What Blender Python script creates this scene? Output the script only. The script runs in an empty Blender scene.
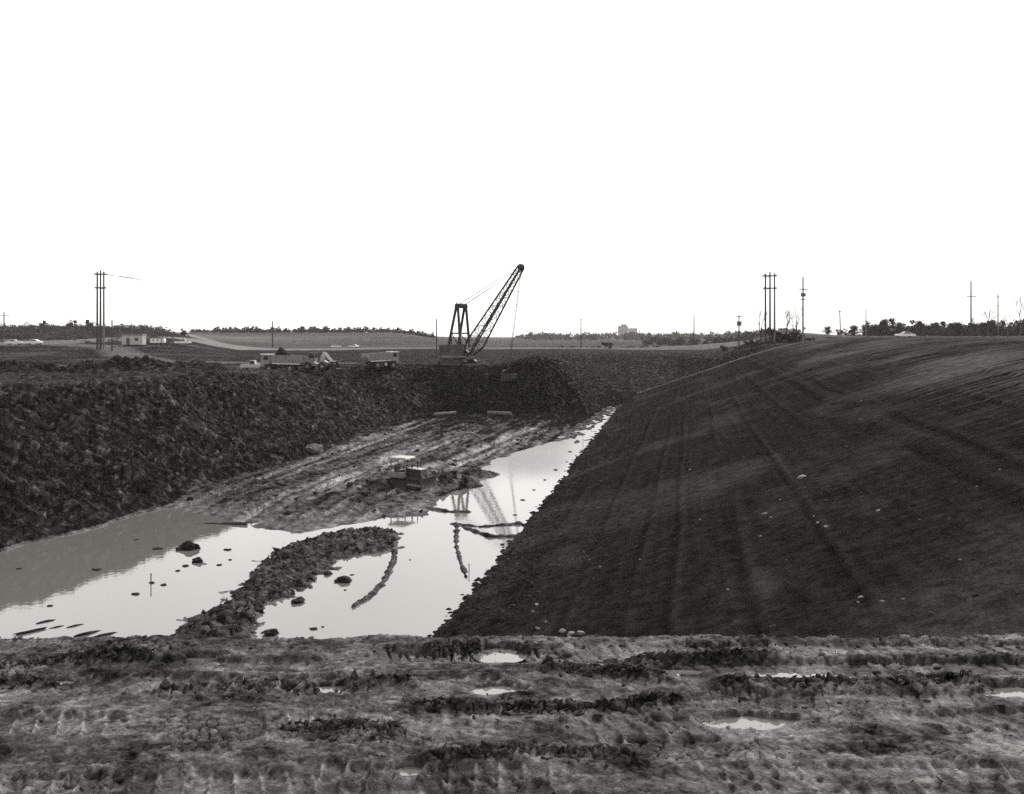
import bpy, bmesh, math, random
import numpy as np
from mathutils import Vector, Matrix

random.seed(7)
RS = np.random.RandomState(11)
scene = bpy.context.scene
COL = scene.collection
R = math.radians

# ------------------------------------------------------------------ camera, sky, sun, exposure
F = 1000.0            # focal length in pixels of the 1024 px wide picture
HY = 336.0            # horizon row
CAMZ = 15.0           # eye above the canal water (z = 0)
cam_d = bpy.data.cameras.new('camera')
cam = bpy.data.objects.new('camera', cam_d)
COL.objects.link(cam)
cam.location = (0, 0, CAMZ)
cam.rotation_euler = (R(90), 0, 0)
cam_d.sensor_width = 36.0
cam_d.lens = 36.0 * F / 1024.0
cam_d.shift_y = -(397.0 - HY) / 1024.0
cam_d.clip_start = 0.5
cam_d.clip_end = 30000.0
scene.camera = cam

SKY_POW, SKY_MUL, SKY_CAP = 0.75, 1.08, 3.0
SUN_EL, SUN_AZ = 38.0, 28.0        # degrees; azimuth from +Y towards +X
world = bpy.data.worlds.new('World')
scene.world = world
world.use_nodes = True
wn, wl = world.node_tree.nodes, world.node_tree.links
wn.clear()
sky = wn.new('ShaderNodeTexSky')
sky.sky_type = 'NISHITA'
sky.sun_disc = False
sky.sun_elevation = R(SUN_EL)
sky.sun_rotation = R(SUN_AZ)
sky.dust_density = 0.6
bw = wn.new('ShaderNodeRGBToBW')
wl.new(sky.outputs[0], bw.inputs[0])
geo = wn.new('ShaderNodeTexCoord')
nz = wn.new('ShaderNodeTexNoise')
nz.inputs['Scale'].default_value = 1.6
nz.inputs['Detail'].default_value = 4.0
wl.new(geo.outputs['Generated'], nz.inputs['Vector'])
# overcast: even out the clear-sky dome, keep a little cloud structure
ramp = wn.new('ShaderNodeMapRange')
ramp.inputs['From Min'].default_value = 0.25
ramp.inputs['From Max'].default_value = 0.75
ramp.inputs['To Min'].default_value = 0.74
ramp.inputs['To Max'].default_value = 1.18
wl.new(nz.outputs[0], ramp.inputs['Value'])
# one thicker, greyer bank of cloud high on the left
dt = wn.new('ShaderNodeVectorMath'); dt.operation = 'DOT_PRODUCT'
cv = Vector((-0.36, 1.0, 0.42)).normalized(); dt.inputs[1].default_value = cv
wl.new(geo.outputs['Generated'], dt.inputs[0])
cb1 = wn.new('ShaderNodeMapRange'); cb1.interpolation_type = 'SMOOTHSTEP'
cb1.inputs['From Min'].default_value = 0.93; cb1.inputs['From Max'].default_value = 1.0
wl.new(dt.outputs['Value'], cb1.inputs['Value'])
nz2 = wn.new('ShaderNodeTexNoise'); nz2.inputs['Scale'].default_value = 2.2; nz2.inputs['Detail'].default_value = 3.0
wl.new(geo.outputs['Generated'], nz2.inputs['Vector'])
cb2 = wn.new('ShaderNodeMapRange'); cb2.inputs['From Min'].default_value = 0.35; cb2.inputs['From Max'].default_value = 0.62; cb2.inputs['To Min'].default_value = 0.70
wl.new(nz2.outputs[0], cb2.inputs['Value'])
cb3 = wn.new('ShaderNodeMath'); cb3.operation = 'MULTIPLY'
wl.new(cb1.outputs[0], cb3.inputs[0]); wl.new(cb2.outputs[0], cb3.inputs[1])
cb4 = wn.new('ShaderNodeMath'); cb4.operation = 'MULTIPLY_ADD'; cb4.inputs[1].default_value = -0.14; cb4.inputs[2].default_value = 1.0
wl.new(cb3.outputs[0], cb4.inputs[0])
cb5 = wn.new('ShaderNodeMath'); cb5.operation = 'MULTIPLY'
wl.new(ramp.outputs[0], cb5.inputs[0]); wl.new(cb4.outputs[0], cb5.inputs[1])
mul = wn.new('ShaderNodeMath'); mul.operation = 'MULTIPLY'
pw = wn.new('ShaderNodeMath'); pw.operation = 'POWER'; pw.inputs[1].default_value = SKY_POW
wl.new(bw.outputs[0], pw.inputs[0])
ml = wn.new('ShaderNodeMath'); ml.operation = 'MULTIPLY'; ml.inputs[1].default_value = SKY_MUL
wl.new(pw.outputs[0], ml.inputs[0])
mn = wn.new('ShaderNodeMath'); mn.operation = 'MINIMUM'; mn.inputs[1].default_value = SKY_CAP   # the cloud layer hides the sun's glow
wl.new(ml.outputs[0], mn.inputs[0])
wl.new(mn.outputs[0], mul.inputs[0]); wl.new(cb5.outputs[0], mul.inputs[1])
tint = wn.new('ShaderNodeVectorMath'); tint.operation = 'SCALE'
tint.inputs[0].default_value = (1.0, 0.985, 0.955)
wl.new(mul.outputs[0], tint.inputs['Scale'])
bg = wn.new('ShaderNodeBackground')
bg.inputs['Strength'].default_value = 0.15
wl.new(tint.outputs[0], bg.inputs['Color'])
wo = wn.new('ShaderNodeOutputWorld')
wl.new(bg.outputs[0], wo.inputs['Surface'])

sun_d = bpy.data.lights.new('sun', 'SUN')
sun_d.energy = 0.9
sun_d.angle = R(11)
sun_d.color = (1.0, 0.97, 0.93)
sun = bpy.data.objects.new('sun', sun_d)
COL.objects.link(sun)
sd = Vector((math.sin(R(SUN_AZ)) * math.cos(R(SUN_EL)), math.cos(R(SUN_AZ)) * math.cos(R(SUN_EL)), math.sin(R(SUN_EL))))
sun.rotation_euler = (-sd).to_track_quat('-Z', 'Y').to_euler()

scene.view_settings.view_transform = 'Standard'
scene.view_settings.look = 'None'
scene.view_settings.exposure = 1.9
scene.view_settings.gamma = 1.0
scene.view_settings.use_curve_mapping = False
scene.render.engine = 'CYCLES'
scene.cycles.max_bounces = 5
scene.cycles.diffuse_bounces = 2
scene.cycles.glossy_bounces = 3
scene.cycles.volume_bounces = 1
scene.cycles.use_denoising = False

HAZE_DENSITY = 0.00008

# ------------------------------------------------------------------ noise
_g = np.random.RandomState(3).rand(256) * 2 * np.pi
GX, GY = np.cos(_g), np.sin(_g)


def hsh(ix, iy, seed):
    n = (ix * 374761393 + iy * 668265263 + seed * 974711) & 0xffffffff
    n = ((n ^ (n >> 13)) * 1274126177) & 0xffffffff
    return n ^ (n >> 16)


def perlin(x, y, seed=0):
    ix = np.floor(x).astype(np.int64); iy = np.floor(y).astype(np.int64)
    fx = x - ix; fy = y - iy
    u = fx * fx * fx * (fx * (fx * 6 - 15) + 10); v = fy * fy * fy * (fy * (fy * 6 - 15) + 10)

    def gr(i, j):
        k = hsh(ix + i, iy + j, seed) & 255
        return GX[k] * (fx - i) + GY[k] * (fy - j)
    a = gr(0, 0); b = gr(1, 0); c = gr(0, 1); d = gr(1, 1)
    return 1.45 * ((a + u * (b - a)) + v * ((c + u * (d - c)) - (a + u * (b - a))))


def fbm(x, y, octv=4, seed=0, gain=0.5):
    s = 0; a = 1.0; f = 1.0; t = 0
    for o in range(octv):
        s = s + a * perlin(x * f + 17.3 * o, y * f - 9.1 * o, seed + o)
        t += a; a *= gain; f *= 2.03
    return s / t


def ridged(x, y, octv=4, seed=0):
    s = 0; a = 1.0; f = 1.0; t = 0
    for o in range(octv):
        s = s + a * (1 - np.abs(perlin(x * f + 7.7 * o, y * f + 3.1 * o, seed + o)) * 2)
        t += a; a *= 0.5; f *= 2.1
    return s / t


def clods(x, y, cell, seed=0, dens=0.7):
    """rounded lumps, one per cell, height in units of the cell size"""
    X = x / cell; Y = y / cell
    ix = np.floor(X).astype(np.int64); iy = np.floor(Y).astype(np.int64)
    out = np.zeros_like(X)
    for i in (-1, 0, 1):
        for j in (-1, 0, 1):
            h = hsh(ix + i, iy + j, seed)
            px = ix + i + (h & 255) / 255.0; py = iy + j + ((h >> 8) & 255) / 255.0
            r = 0.15 + 0.5 * (((h >> 16) & 255) / 255.0) ** 2
            on = ((h >> 24) & 255) / 255.0 < dens
            q = 1 - ((X - px) ** 2 + (Y - py) ** 2) / (r * r)
            out = np.maximum(out, np.where(on, np.sqrt(np.maximum(q, 0)) * r, 0))
    return out


def shards(x, y, cell, seed=0, crack=0.12):
    """broken angular clods: each cell a tilted plate, crevices between, about 0..1 times the cell size"""
    X = x / cell; Y = y / cell
    ix = np.floor(X).astype(np.int64); iy = np.floor(Y).astype(np.int64)
    f1 = np.full(X.shape, 9.0); f2 = np.full(X.shape, 9.0); hh = np.zeros_like(X)
    for i in (-1, 0, 1):
        for j in (-1, 0, 1):
            h = hsh(ix + i, iy + j, seed)
            dx = X - (ix + i + (h & 255) / 255.0); dy = Y - (iy + j + ((h >> 8) & 255) / 255.0)
            d = np.sqrt(dx * dx + dy * dy)
            h3 = hsh(ix + i, iy + j, seed + 77)
            pz = 0.55 * (h3 & 255) / 255.0 + (((h3 >> 8) & 255) / 127.5 - 1) * 0.6 * dx + (((h3 >> 16) & 255) / 127.5 - 1) * 0.6 * dy
            nearer = d < f1
            f2 = np.where(nearer, f1, np.minimum(f2, d)); hh = np.where(nearer, pz, hh); f1 = np.where(nearer, d, f1)
    return hh * sstep(0, crack, f2 - f1) - 0.25 * (1 - sstep(0, crack, f2 - f1))


def sstep(a, b, x):
    t = np.clip((x - a) / (b - a), 0, 1)
    return t * t * (3 - 2 * t)


def smin(a, b, k):
    h = np.clip(0.5 + 0.5 * (b - a) / k, 0, 1)
    return b + (a - b) * h - k * h * (1 - h)


def smax(a, b, k):
    return -smin(-a, -b, k)


def poly_dist(x, y, pts, closed=True):
    """unsigned distance and along-line coordinate to a polyline, and inside mask"""
    best = np.full(np.shape(x), 1e9); along = np.zeros(np.shape(x)); ins = np.zeros(np.shape(x), bool)
    n = len(pts); acc = 0.0
    for i in range(n if closed else n - 1):
        ax, ay = pts[i]; bx, by = pts[(i + 1) % n]
        dx, dy = bx - ax, by - ay; L2 = dx * dx + dy * dy
        t = np.clip(((x - ax) * dx + (y - ay) * dy) / L2, 0, 1)
        d = np.hypot(x - ax - t * dx, y - ay - t * dy)
        m = d < best
        best = np.where(m, d, best); along = np.where(m, acc + t * math.sqrt(L2), along)
        acc += math.sqrt(L2)
        if closed and ay != by:
            c = ((ay > y) != (by > y)) & (x < (bx - ax) * (y - ay) / (by - ay) + ax)
            ins ^= c
    return best, along, ins


def pl(px, py, z=0.0):
    d = (CAMZ - z) * F / (py - HY)
    return ((px - 512.0) / F * d, d)


# ------------------------------------------------------------------ terrain
WATER = [pl(*p) for p in [(-80, 566), (0, 545), (80, 524), (160, 508), (215, 516), (250, 527), (300, 533), (340, 525), (385, 518),
         (425, 515), (432, 501), (462, 489), (480, 470), (497, 458), (527, 449), (553, 441), (573, 427), (594, 416), (604, 408), (622, 406),
         (645, 420), (560, 560), (500, 700), (-80, 700)]]
SPIT = [pl(*p) for p in [(120, 668), (160, 642), (200, 616), (238, 590), (262, 562), (296, 543), (330, 534), (370, 529), (397, 530), (397, 548),
        (375, 552), (350, 556), (330, 565), (312, 578), (302, 593), (275, 602), (258, 618), (240, 640), (215, 668)]]
ARMS = [([(395, 536), (394, 560), (385, 580), (371, 596), (362, 602)], 0.45, 0.5),
        ([(452, 524), (480, 527), (520, 524)], 0.55, 0.42), ([(457, 525), (456, 545), (460, 560), (466, 577)], 0.40, 0.45),
        ([(463, 527), (490, 537), (515, 537)], 0.5, 0.42), ([(425, 508), (450, 512), (468, 512)], 0.5, 0.42),
        ([(353, 607), (372, 595)], 0.3, 0.4)]
ARMS = [([pl(*p) for p in a], w, h) for a, w, h in ARMS]
SPOIL = [(-105, 122), (-84, 131), (-67, 138), (-54, 147), (-50, 155)]       # row of dumped spoil behind the bank's shelf
BANK = [(-120, -10), (-60, 20), (-44, 45), (-36.5, 70), (-31.5, 87), (-27, 104), (-22.7, 125), (-21.5, 150), (-19, 174), (-13, 184), (-2, 185),
        (8, 184), (14.5, 190), (17.5, 203), (19, 226), (23, 250), (45, 262), (120, 275), (420, 300), (9000, 1000), (9000, 14000), (-9000, 14000), (-9000, -10)]
TRACK = [(-170, 330), (-120, 300), (-104, 268), (-84, 238), (-40, 232)]      # sandy lane on the left field
RUTS = []                                                                     # crawler ruts on the canal floor
for o, (a, b) in enumerate([((300, 500), (470, 432)), ((250, 515), (400, 455)), ((270, 480), (430, 420)), ((330, 492), (420, 448)), ((430, 470), (540, 428))]):
    RUTS.append([pl(*a, 0.6), pl(*b, 0.6)])
# bulldozer tracks on the foreground bench: depth at x=0, dy/dx, half width, lug pitch, x range, seed
BENCH = [(8.95, 0.006, 0.22, 0.235, (-9, 9), 8), (9.02, 0.012, 0.30, 0.235, (-2.2, 9), 1), (10.9, 0.03, 0.25, 0.2, (2, 9), 9), (12.1, -.02, .25, .22, (-9, -2), 10), (10.3, -.01, .25, .24, (-6, -1.5), 11), (10.15, 0.05, 0.28, 0.235, (0.4, 9), 2), (9.75, -0.02, 0.28, 0.22, (0.2, 2.4), 3),
         (11.95, 0.02, 0.28, 0.235, (1.4, 9), 4), (12.65, 0.03, 0.25, 0.235, (-2, 9), 5), (11.4, -0.03, 0.3, 0.25, (-9, 0.2), 6),
         (12.5, 0.0, 0.26, 0.22, (-1.8, 0.6), 7)]
BERMS = [((-3.9, 11.45), (-1.1, 11.55), 0.16, 0.17), ((0.45, 12.05), (1.75, 11.75), 0.17, 0.16), ((-0.95, 10.75), (1.7, 10.8), 0.11, 0.15),
         ((-0.75, 9.58), (1.15, 9.55), 0.14, 0.15), ((2.4, 11.45), (7.0, 11.55), 0.12, 0.16), ((-6.5, 12.3), (-4.6, 12.5), 0.08, 0.12),
         ((-1.0, 12.8), (0.2, 12.9), 0.09, 0.13), ((1.5, 12.3), (3.2, 12.45), 0.1, 0.14), ((-8, 11.6), (-5.3, 11.5), 0.15, 0.2), ((-2.3, 10.2), (-1.2, 10.1), 0.09, 0.2)]
# foreground puddles: (pixel, half length, half width)
PUDDLES = [((500, 651), 0.28, 0.26), ((497, 686), 0.28, 0.16), ((752, 718), 0.42, 0.17), ((782, 673), 0.6, 0.13), ((1012, 687), 0.35, 0.16),
           ((32, 680), 0.45, 0.14), ((330, 685), 0.22, 0.1), ((408, 765), 0.14, 0.10), ((672, 668), 0.3, 0.09), ((620, 661), 0.5, 0.08), ((205, 655), 0.3, 0.08)]
PUD = []
for (p, a, b) in PUDDLES:
    X, Y = pl(p[0], p[1], 11.0)
    PUD.append((X, Y, a, b))
POOLS = [(-78.5, 153, 4.5, 3.2, 8.9), (-58, 158, 1.8, 2.0, 8.9)]


def field(x, y):
    a = x / np.maximum(y, 1)
    z = 8.7 + 0 * x
    z = z + 9.5 * sstep(500, 900, y) * sstep(-0.03, -0.13, a) * (1 - 0.0 * a)
    z = z + 7.6 * sstep(262, 420, y) * sstep(-0.27, -0.37, a) * (1 - sstep(500, 900, y))
    z = z + 2.0 * sstep(225, 300, y) * sstep(-0.20, -0.36, a) * (1 - sstep(500, 900, y))
    z = z + 3.6 * sstep(0.19, 0.26, a) * sstep(248, 285, y) * (1 - sstep(0.24, 0.36, a))
    z = z + 6.0 * sstep(0.24, 0.36, a) * sstep(250, 300, y)
    z = z + 5.0 * sstep(0.22, 0.30, a) * sstep(300, 420, y) * (1 - sstep(0.24, 0.36, a))
    z = z + 0.5 * fbm(x * 0.012, y * 0.012, 3, 50) * sstep(180, 400, y)
    return z


def onslope(su, y):
    return (su > 0) & (su < 60) & (y > 14) & (y < 255)


def terrain(x, y):
    x = np.asarray(x, float); y = np.asarray(y, float)
    U = x - 0.178 * y
    toe = -12.6 - 0.0145 * (y - 50) + 0.5 * fbm(y * 0.07, y * 0.0 + 3.3, 2, 4)
    su = U - toe
    # ---- canal floor
    dw, _, inw = poly_dist(x, y, WATER)
    sdw = np.where(inw, -dw, dw) + 0.8 * fbm(x * 0.22, y * 0.22, 3, 13) * sstep(260, 200, y)
    ds, _, ins_ = poly_dist(x, y, SPIT)
    sds = np.where(ins_, ds, -ds)
    n1 = fbm(x * 0.35, y * 0.35, 4, 10); n2 = fbm(x * 1.1, y * 1.1, 3, 20)
    ca, sa = 0.985, 0.175
    al = x * sa + y * ca; ac = x * ca - y * sa
    streak = fbm(ac * 0.9, al * 0.10, 3, 30)
    fl = np.clip(sdw * 0.10, -0.42, 0.75) + 0.09 * n1 + 0.05 * n2 + np.clip(sdw + 1.0, 0, 1) * (0.10 * streak)
    fl = np.where(sdw > 0, fl + 0.04, fl)
    spit = np.clip(sds * 0.17, -0.6, 0.26) + 0.34 * n1 + 0.18 * n2
    fl = np.maximum(fl, np.where(sds > -2, spit, -1))
    shf = np.zeros_like(x); fm_ = (y > 44) & (y < 240) & (su < 4)
    if fm_.any(): shf[fm_] = shards(x[fm_] + 0.3 * n2[fm_], y[fm_], 0.7, 17, 0.2)
    cl1 = clods(x, y, 0.9, 1, 0.6); cl2 = clods(x, y, 0.45, 2, 0.8)
    fl = fl + np.clip((sds + 0.5) / 1.0, 0, 1) * (0.10 * cl1 + 0.34 * shf)
    fl = fl + np.clip(sdw / 2, 0, 1) * (0.30 * shf * sstep(-0.15, 0.3, n1 + 0.5 * streak) + 0.14 * cl1 * sstep(0.0, 0.3, streak))
    for mx, my, mh, mr in ((-7.6, 100, .8, 1.6), (-6.0, 103, .7, 1.8), (-4.5, 100.5, .5, 1.5), (-13.2, 96, .35, 2), (-9.5, 91, .35, 1.6), (-3.2, 108, .5, 2.2)):
        fl = fl + mh * np.exp(-((x - mx) ** 2 + (y - my) ** 2) / mr ** 2) * (0.9 + 0.8 * n2 + 0.8 * shf)
    for (a, w, h) in ARMS:
        d, s, _ = poly_dist(x, y, a, False)
        w2 = w * (0.75 + 0.7 * perlin(s * 1.1, 0 * s + w * 9, 71))
        fl = np.maximum(fl, 0.17 - 0.34 * (d / np.maximum(w2, 0.15)) ** 1.5 + 0.16 * n2 + 0.10 * n1)
    # far shallows are mottled with mud
    far = sstep(95, 135, y) * sstep(2, 7, x - 0.02 * y) * (sdw < 0.5)
    fl = fl + far * (0.29 + 0.55 * fbm(ac * 0.8, al * 0.22, 3, 33) + 0.10 * n2 - 0.04)
    rut = np.zeros_like(x)
    for rr in RUTS:
        d, s, _ = poly_dist(x, y, rr, False)
        w = 0.55 + 0.2 * perlin(s * 0.15, s * 0 + 5, 8)
        g = np.exp(-((d - 0.9) / w) ** 2)
        rut = np.maximum(rut, g)
        fl = fl - 0.13 * g * (sdw > 0.3) + 0.10 * np.exp(-((d - 1.9) / 0.4) ** 2) * (sdw > 0.3)
    # ---- graded right slope
    raw = su / 3.0
    wav = fbm(U * 0.06, y * 0.05, 3, 60)
    top = 14.55 + 0.15 * wav
    zs = smin(raw, top, 4.2)
    strk = fbm(U * 0.10, y * 1.1, 3, 61)                # blade passes up and down the slope
    strk2 = fbm(U * 0.7, y * 0.09, 3, 62)               # passes along the canal
    zs = zs + 0.006 * strk + 0.012 * strk2 + 0.02 * n2 + 0.03 * fbm(x * 2.6, y * 2.6, 3, 66) + 0.14 * wav
    grv = np.zeros_like(x)
    for gu, gw in (lambda L_: [(a_, b_ * 0.62) for a_, b_ in L_])([(-9.6, .5), (-5.9, .4), (-2.8, .35), (-0.9, .3), (2.3, .35), (5.6, .3), (9.4, .4), (13.0, .8), (15.0, .4), (19.5, .35), (24, .5)]):
        dd = U - gu - 0.35 * perlin(y * 0.03, y * 0 + gu, 63)
        on = sstep(-0.6, 0.2, perlin(y * 0.03, y * 0 + gu, 64))
        zs = zs - on * 0.07 * np.exp(-(dd / gw) ** 2) + on * 0.05 * np.exp(-((dd - 2.0 * gw) / gw) ** 2)
        grv = grv + on * (np.exp(-(dd / gw) ** 2) - 0.9 * np.exp(-((dd - 2.0 * gw) / gw) ** 2))
    slc = onslope(su, y)
    if slc.any():
        zs[slc] += 0.022 * shards(x[slc], y[slc], 0.34, 16, 0.25) * sstep(-0.2, 0.4, n1[slc] + n2[slc] * 0.5) + 0.012 * shards(x[slc], y[slc], 0.9, 18, 0.2)
    rough_toe = np.exp(-(su / 5.0) ** 2)
    zs = zs + rough_toe * (0.30 * cl2 + 0.16 * cl1 + 0.12 * n2)
    drop = np.maximum(0, y - 250.5) * 0.6 * sstep(46, 36, U)
    zs = zs - drop
    # ---- left bank and fields
    db, along, inb = poly_dist(x, y, BANK)
    sdb = np.where(inb, db, -db)
    sdb = sdb + (1.1 * fbm(x * 0.12, y * 0.12, 3, 40)) * (1 - sstep(230, 260, y))
    g = 0.60 + 0.45 * sstep(160, 182, y) * sstep(-30, -12, x) + 0.05 * sstep(8, 14, x) * sstep(230, 205, y)
    g = g + (0.13 - g) * sstep(222, 256, y) * sstep(-10, 10, x)
    g = g + 0.5 * sstep(0.16, 0.21, x / np.maximum(y, 1)) * sstep(250, 258, y)
    ft = field(x, y)
    lw = sstep(-30, -38, x) * sstep(172, 158, y)
    dr, sr, _ = poly_dist(x, y, SPOIL, False)
    ridge_ = np.exp(-(dr / (4.2 + 1.6 * perlin(sr * 0.16, sr * 0 + 2, 75))) ** 2)
    ft = ft + 0.9 * lw * sstep(10, 15, sdb) * sstep(60, 45, sdb)
    zb = smin(0.75 + sdb * g, ft, 1.2)
    face = sstep(-0.5, 1.5, sdb) * sstep(26, 16, sdb) * sstep(262, 235, y)
    rim = sstep(8, 14, sdb) * sstep(75, 40, sdb) * sstep(185, 160, y) * sstep(-24, -32, x)
    diag = fbm(along * 0.55 + sdb * 0.5, sdb * 0.13 - along * 0.05, 4, 41)
    vert = fbm(along * 1.1, sdb * 0.12, 3, 43)
    back = sstep(178, 184, y) * sstep(-20, -12, x)
    big = fbm(x * 0.2, y * 0.2, 3, 42)
    wx_ = x + 0.5 * fbm(x * 0.8, y * 0.8, 3, 45); wy_ = y + 0.5 * fbm(x * 0.8 + 9, y * 0.8, 3, 53)
    c3 = clods(wx_, wy_, 1.9, 5, 0.7)
    crease = ridged(wx_ * 0.42, wy_ * 0.42, 4, 54) - 0.3
    cw1 = clods(wx_, wy_, 0.8, 6, 0.6)
    qa = along + sdb * 0.55; qb = sdb - along * 0.25
    slab = fbm(qa * 0.20, qb * 0.80, 4, 56)
    lobe = ridged(along * 0.07 + sdb * 0.03, sdb * 0.05, 3, 58) - 0.3
    fine = ridged(wx_ * 1.1, wy_ * 1.1, 3, 59) - 0.3
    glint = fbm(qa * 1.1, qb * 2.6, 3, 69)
    near = (sdb > -2) & (sdb < 80) & (y < 265)
    sh1 = np.zeros_like(x); sh2 = np.zeros_like(x)
    if near.any():
        qa_ = (qa + 0.5 * n1 * 2)[near]; qb_ = (qb + 0.9 * n1)[near]; amp = (0.35 + 0.9 * sstep(-0.35, 0.4, fbm(x[near] * 0.13, y[near] * 0.13, 3, 55)))
        sh1[near] = amp * shards(qa_ * 0.42, qb_ * 1.0, 1.35, 14, 0.16); sh2[near] = shards(qa_ * 0.6 + wx_[near] * .2, qb_, 0.6, 15, 0.2)
    calm = 1 - 0.95 * np.exp(-(((x + 36) / 13) ** 2 + ((y - 156) / 17) ** 2) ** 2) * sstep(7, 12, sdb)
    zb = zb + calm * face * ((0.55 - 0.3 * back) * diag + 0.45 * big + (0.26 - 0.10 * back) * sh1 + 0.15 * sh2 + 0.06 * c3 + 0.20 * crease + 0.50 * slab + 0.26 * fine * (1 - .4 * back) + 0.6 * lobe * (1 - back) + 0.6 * back * vert + 0.12 * n2)
    zb = zb + lw * ridge_ * (1.35 + 0.7 * perlin(sr * 0.12, sr * 0 + 6, 76)) * (1 + 0.5 * n1)
    rim = rim * (0.22 + 0.95 * ridge_ * lw + 0.78 * (1 - lw))
    zb = zb + rim * (0.75 * np.maximum(big, -0.2) + 0.35 * c3 + 0.7 * sh1 + 0.3 * sh2 + 0.5 * crease + 1.3 * np.maximum(fbm(x * .11, y * .11, 3, 57), -.1) + 0.3 * diag) * calm
    for mx, my, mh, mr in ((-29.2, 162, 1.6, 2.6), (7, 197, 1.5, 6.0), (2, 194, 0.7, 4), (-46, 150, 1.2, 4), (-20, 176, .8, 4)):
        zb = zb + mh * np.exp(-((x - mx) ** 2 + (y - my) ** 2) / mr ** 2) * (1 + 0.6 * n1 + 0.5 * cl1)
    rough_far = sstep(225, 262, y) * sstep(390, 330, y) * sstep(0, 20, x)
    zb = zb + rough_far * (0.45 * fbm(ac * 0.12, al * 0.35, 3, 44) + 0.25 * n1 + 0.3 * c3 * 0.5)
    fieldm = sstep(16, 24, sdb)
    zb = zb + fieldm * (0.10 * n1 + 0.05 * n2)
    for (X, Y, a, b, zz) in POOLS:
        q = np.exp(-(((x - X) / a) ** 2 + ((y - Y) / b) ** 2) ** 2)
        zb = zb * (1 - q) + q * (zz - 0.25)
    z = smax(fl, zs, 0.25)
    z = np.where(sdb > -1.5, smax(z, zb, 0.3), z)
    # ---- foreground bench
    bm = y < 45
    edge = 13.35 + 0.34 * fbm(x * 0.45, x * 0 + 1.7, 5, 80)
    be = 11.0 + 0.05 * fbm(x * 0.6, y * 0.9, 3, 81) + 0.022 * fbm(x * 3.2, y * 4.2, 4, 82)
    lump = clods(x, y, 0.16, 83, 0.5); lump2 = clods(x, y, 0.07, 84, 0.55); lump3 = clods(x, y, 0.33, 86, 0.35)
    cm = sstep(-0.05, 0.35, fbm(x * 0.5, y * 1.4, 3, 85)) + 0.2 * sstep(12.2, 13.2, y)
    bs = bm & (y > 8) & (y < 14.5) & (np.abs(x) < 14); sb1 = np.zeros_like(x); sb2 = np.zeros_like(x)
    if bs.any():
        sb1[bs] = shards(x[bs] + .05 * fbm(x[bs] * 5, y[bs] * 5, 2, 88), y[bs] + .05 * fbm(x[bs] * 5 + 7, y[bs] * 5, 2, 89), 0.15, 104, 0.25); sb2[bs] = shards(x[bs], y[bs], 0.06, 105, 0.3)
    be = be + 0.030 * (ridged(x * 2.6 + 0.4 * fbm(x * 2, y * 2, 2, 107), y * 4.2, 4, 108) - 0.4) * (0.35 + 0.65 * sstep(-.3, .3, fbm(x * .6, y * 1.2, 2, 109))) + 0.014 * fbm(x * 9, y * 11, 3, 87) + np.minimum(cm, 1.3) * (0.040 * sb1 + 0.015 * lump + 0.03 * lump3) + 0.012 * sb2 * (0.5 + 0.5 * np.minimum(cm, 1)) + 0.010 * sb1
    tr = np.zeros_like(x); lugm = np.zeros_like(x)
    for (y0, m, hw, pit, (xa, xb), sdn) in BENCH:
        dd = y - y0 - m * x - 0.05 * perlin(x * 0.4, x * 0 + sdn, 90)
        on = sstep(xa, xa + 0.6, x) * sstep(xb, xb - 0.6, x) * sstep(-0.65, -0.05, perlin(x * 0.45, dd * 0.6 + sdn * 3, 91))
        band = sstep(hw + 0.05, hw - 0.03, np.abs(dd)) * on
        ph = np.mod(x + 0.35 * dd * (sdn % 3 - 1) + 0.04 * perlin(x * 1.3, dd * 2.2, 92), pit) / pit
        cutm = 1.0 if sdn in (1, 2, 8, 11, 6) else -0.8
        lug = np.exp(-((ph - 0.5) / (0.11 if cutm > 0 else 0.075)) ** 2) * cutm
        be = be - band * 0.6 * np.maximum(be - 11.0, -0.02)
        be = be * 1.0 + band * (-0.045 + 0.055 * lug * (0.6 + 0.8 * perlin(x * 1.7, dd * 3, 93))) - band * 0.04 * lump * np.minimum(cm, 1)
        be = be + on * 0.022 * np.exp(-((np.abs(dd) - hw - 0.12) / 0.08) ** 2) * (0.7 + 0.8 * perlin(x * 2.5, y * 2.5, 94))
        tr = np.maximum(tr, band); lugm = np.maximum(lugm, band * lug)
    brm = np.zeros_like(x)
    for (p, q, h, w) in BERMS:
        h = h * 0.6
        d, s, _ = poly_dist(x, y - 0.16 * perlin(x * 0.9, x * 0 + p[1] * 7, 110), [p, q], False)
        gsh = np.exp(-(d / (w * (0.8 + 0.5 * perlin(s * 1.4, s * 0 + h * 50, 95)))) ** 2)
        be = be + gsh * h * np.clip(0.55 + 0.9 * fbm(x * 1.6, y * 2, 3, 103) + 0.5 * fbm(x * 6, y * 6, 3, 96), 0, 1.4) + gsh * (0.055 * sb1 + 0.02 * sb2)
        brm = np.maximum(brm, gsh)
    pud = np.zeros_like(x)
    for (X, Y, a, b) in PUD:
        q = ((x - X) / a) ** 2 + ((y - Y) / b) ** 2 + 1.5 * fbm(x * 3.0, y * 6, 4, 97)
        k = sstep(1.7, 0.6, q)
        be = be * (1 - k) + k * (10.93 - 0.02 * sstep(1.0, 0.2, q) + 0.02 * lump2)
        pud = np.maximum(pud, sstep(2.6, 1.0, q))
    be = np.where(y > edge, be - (y - edge) * 0.85 - 0.1 * sstep(0, 0.6, y - edge), be)
    nb = bm & (be > z)
    z = np.where(bm, smax(z, be, 0.12), z)
    # ---- surface colour (dry/wet soils plus painted glints and crevice shade) and wetness
    fac = 0 * x
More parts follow.
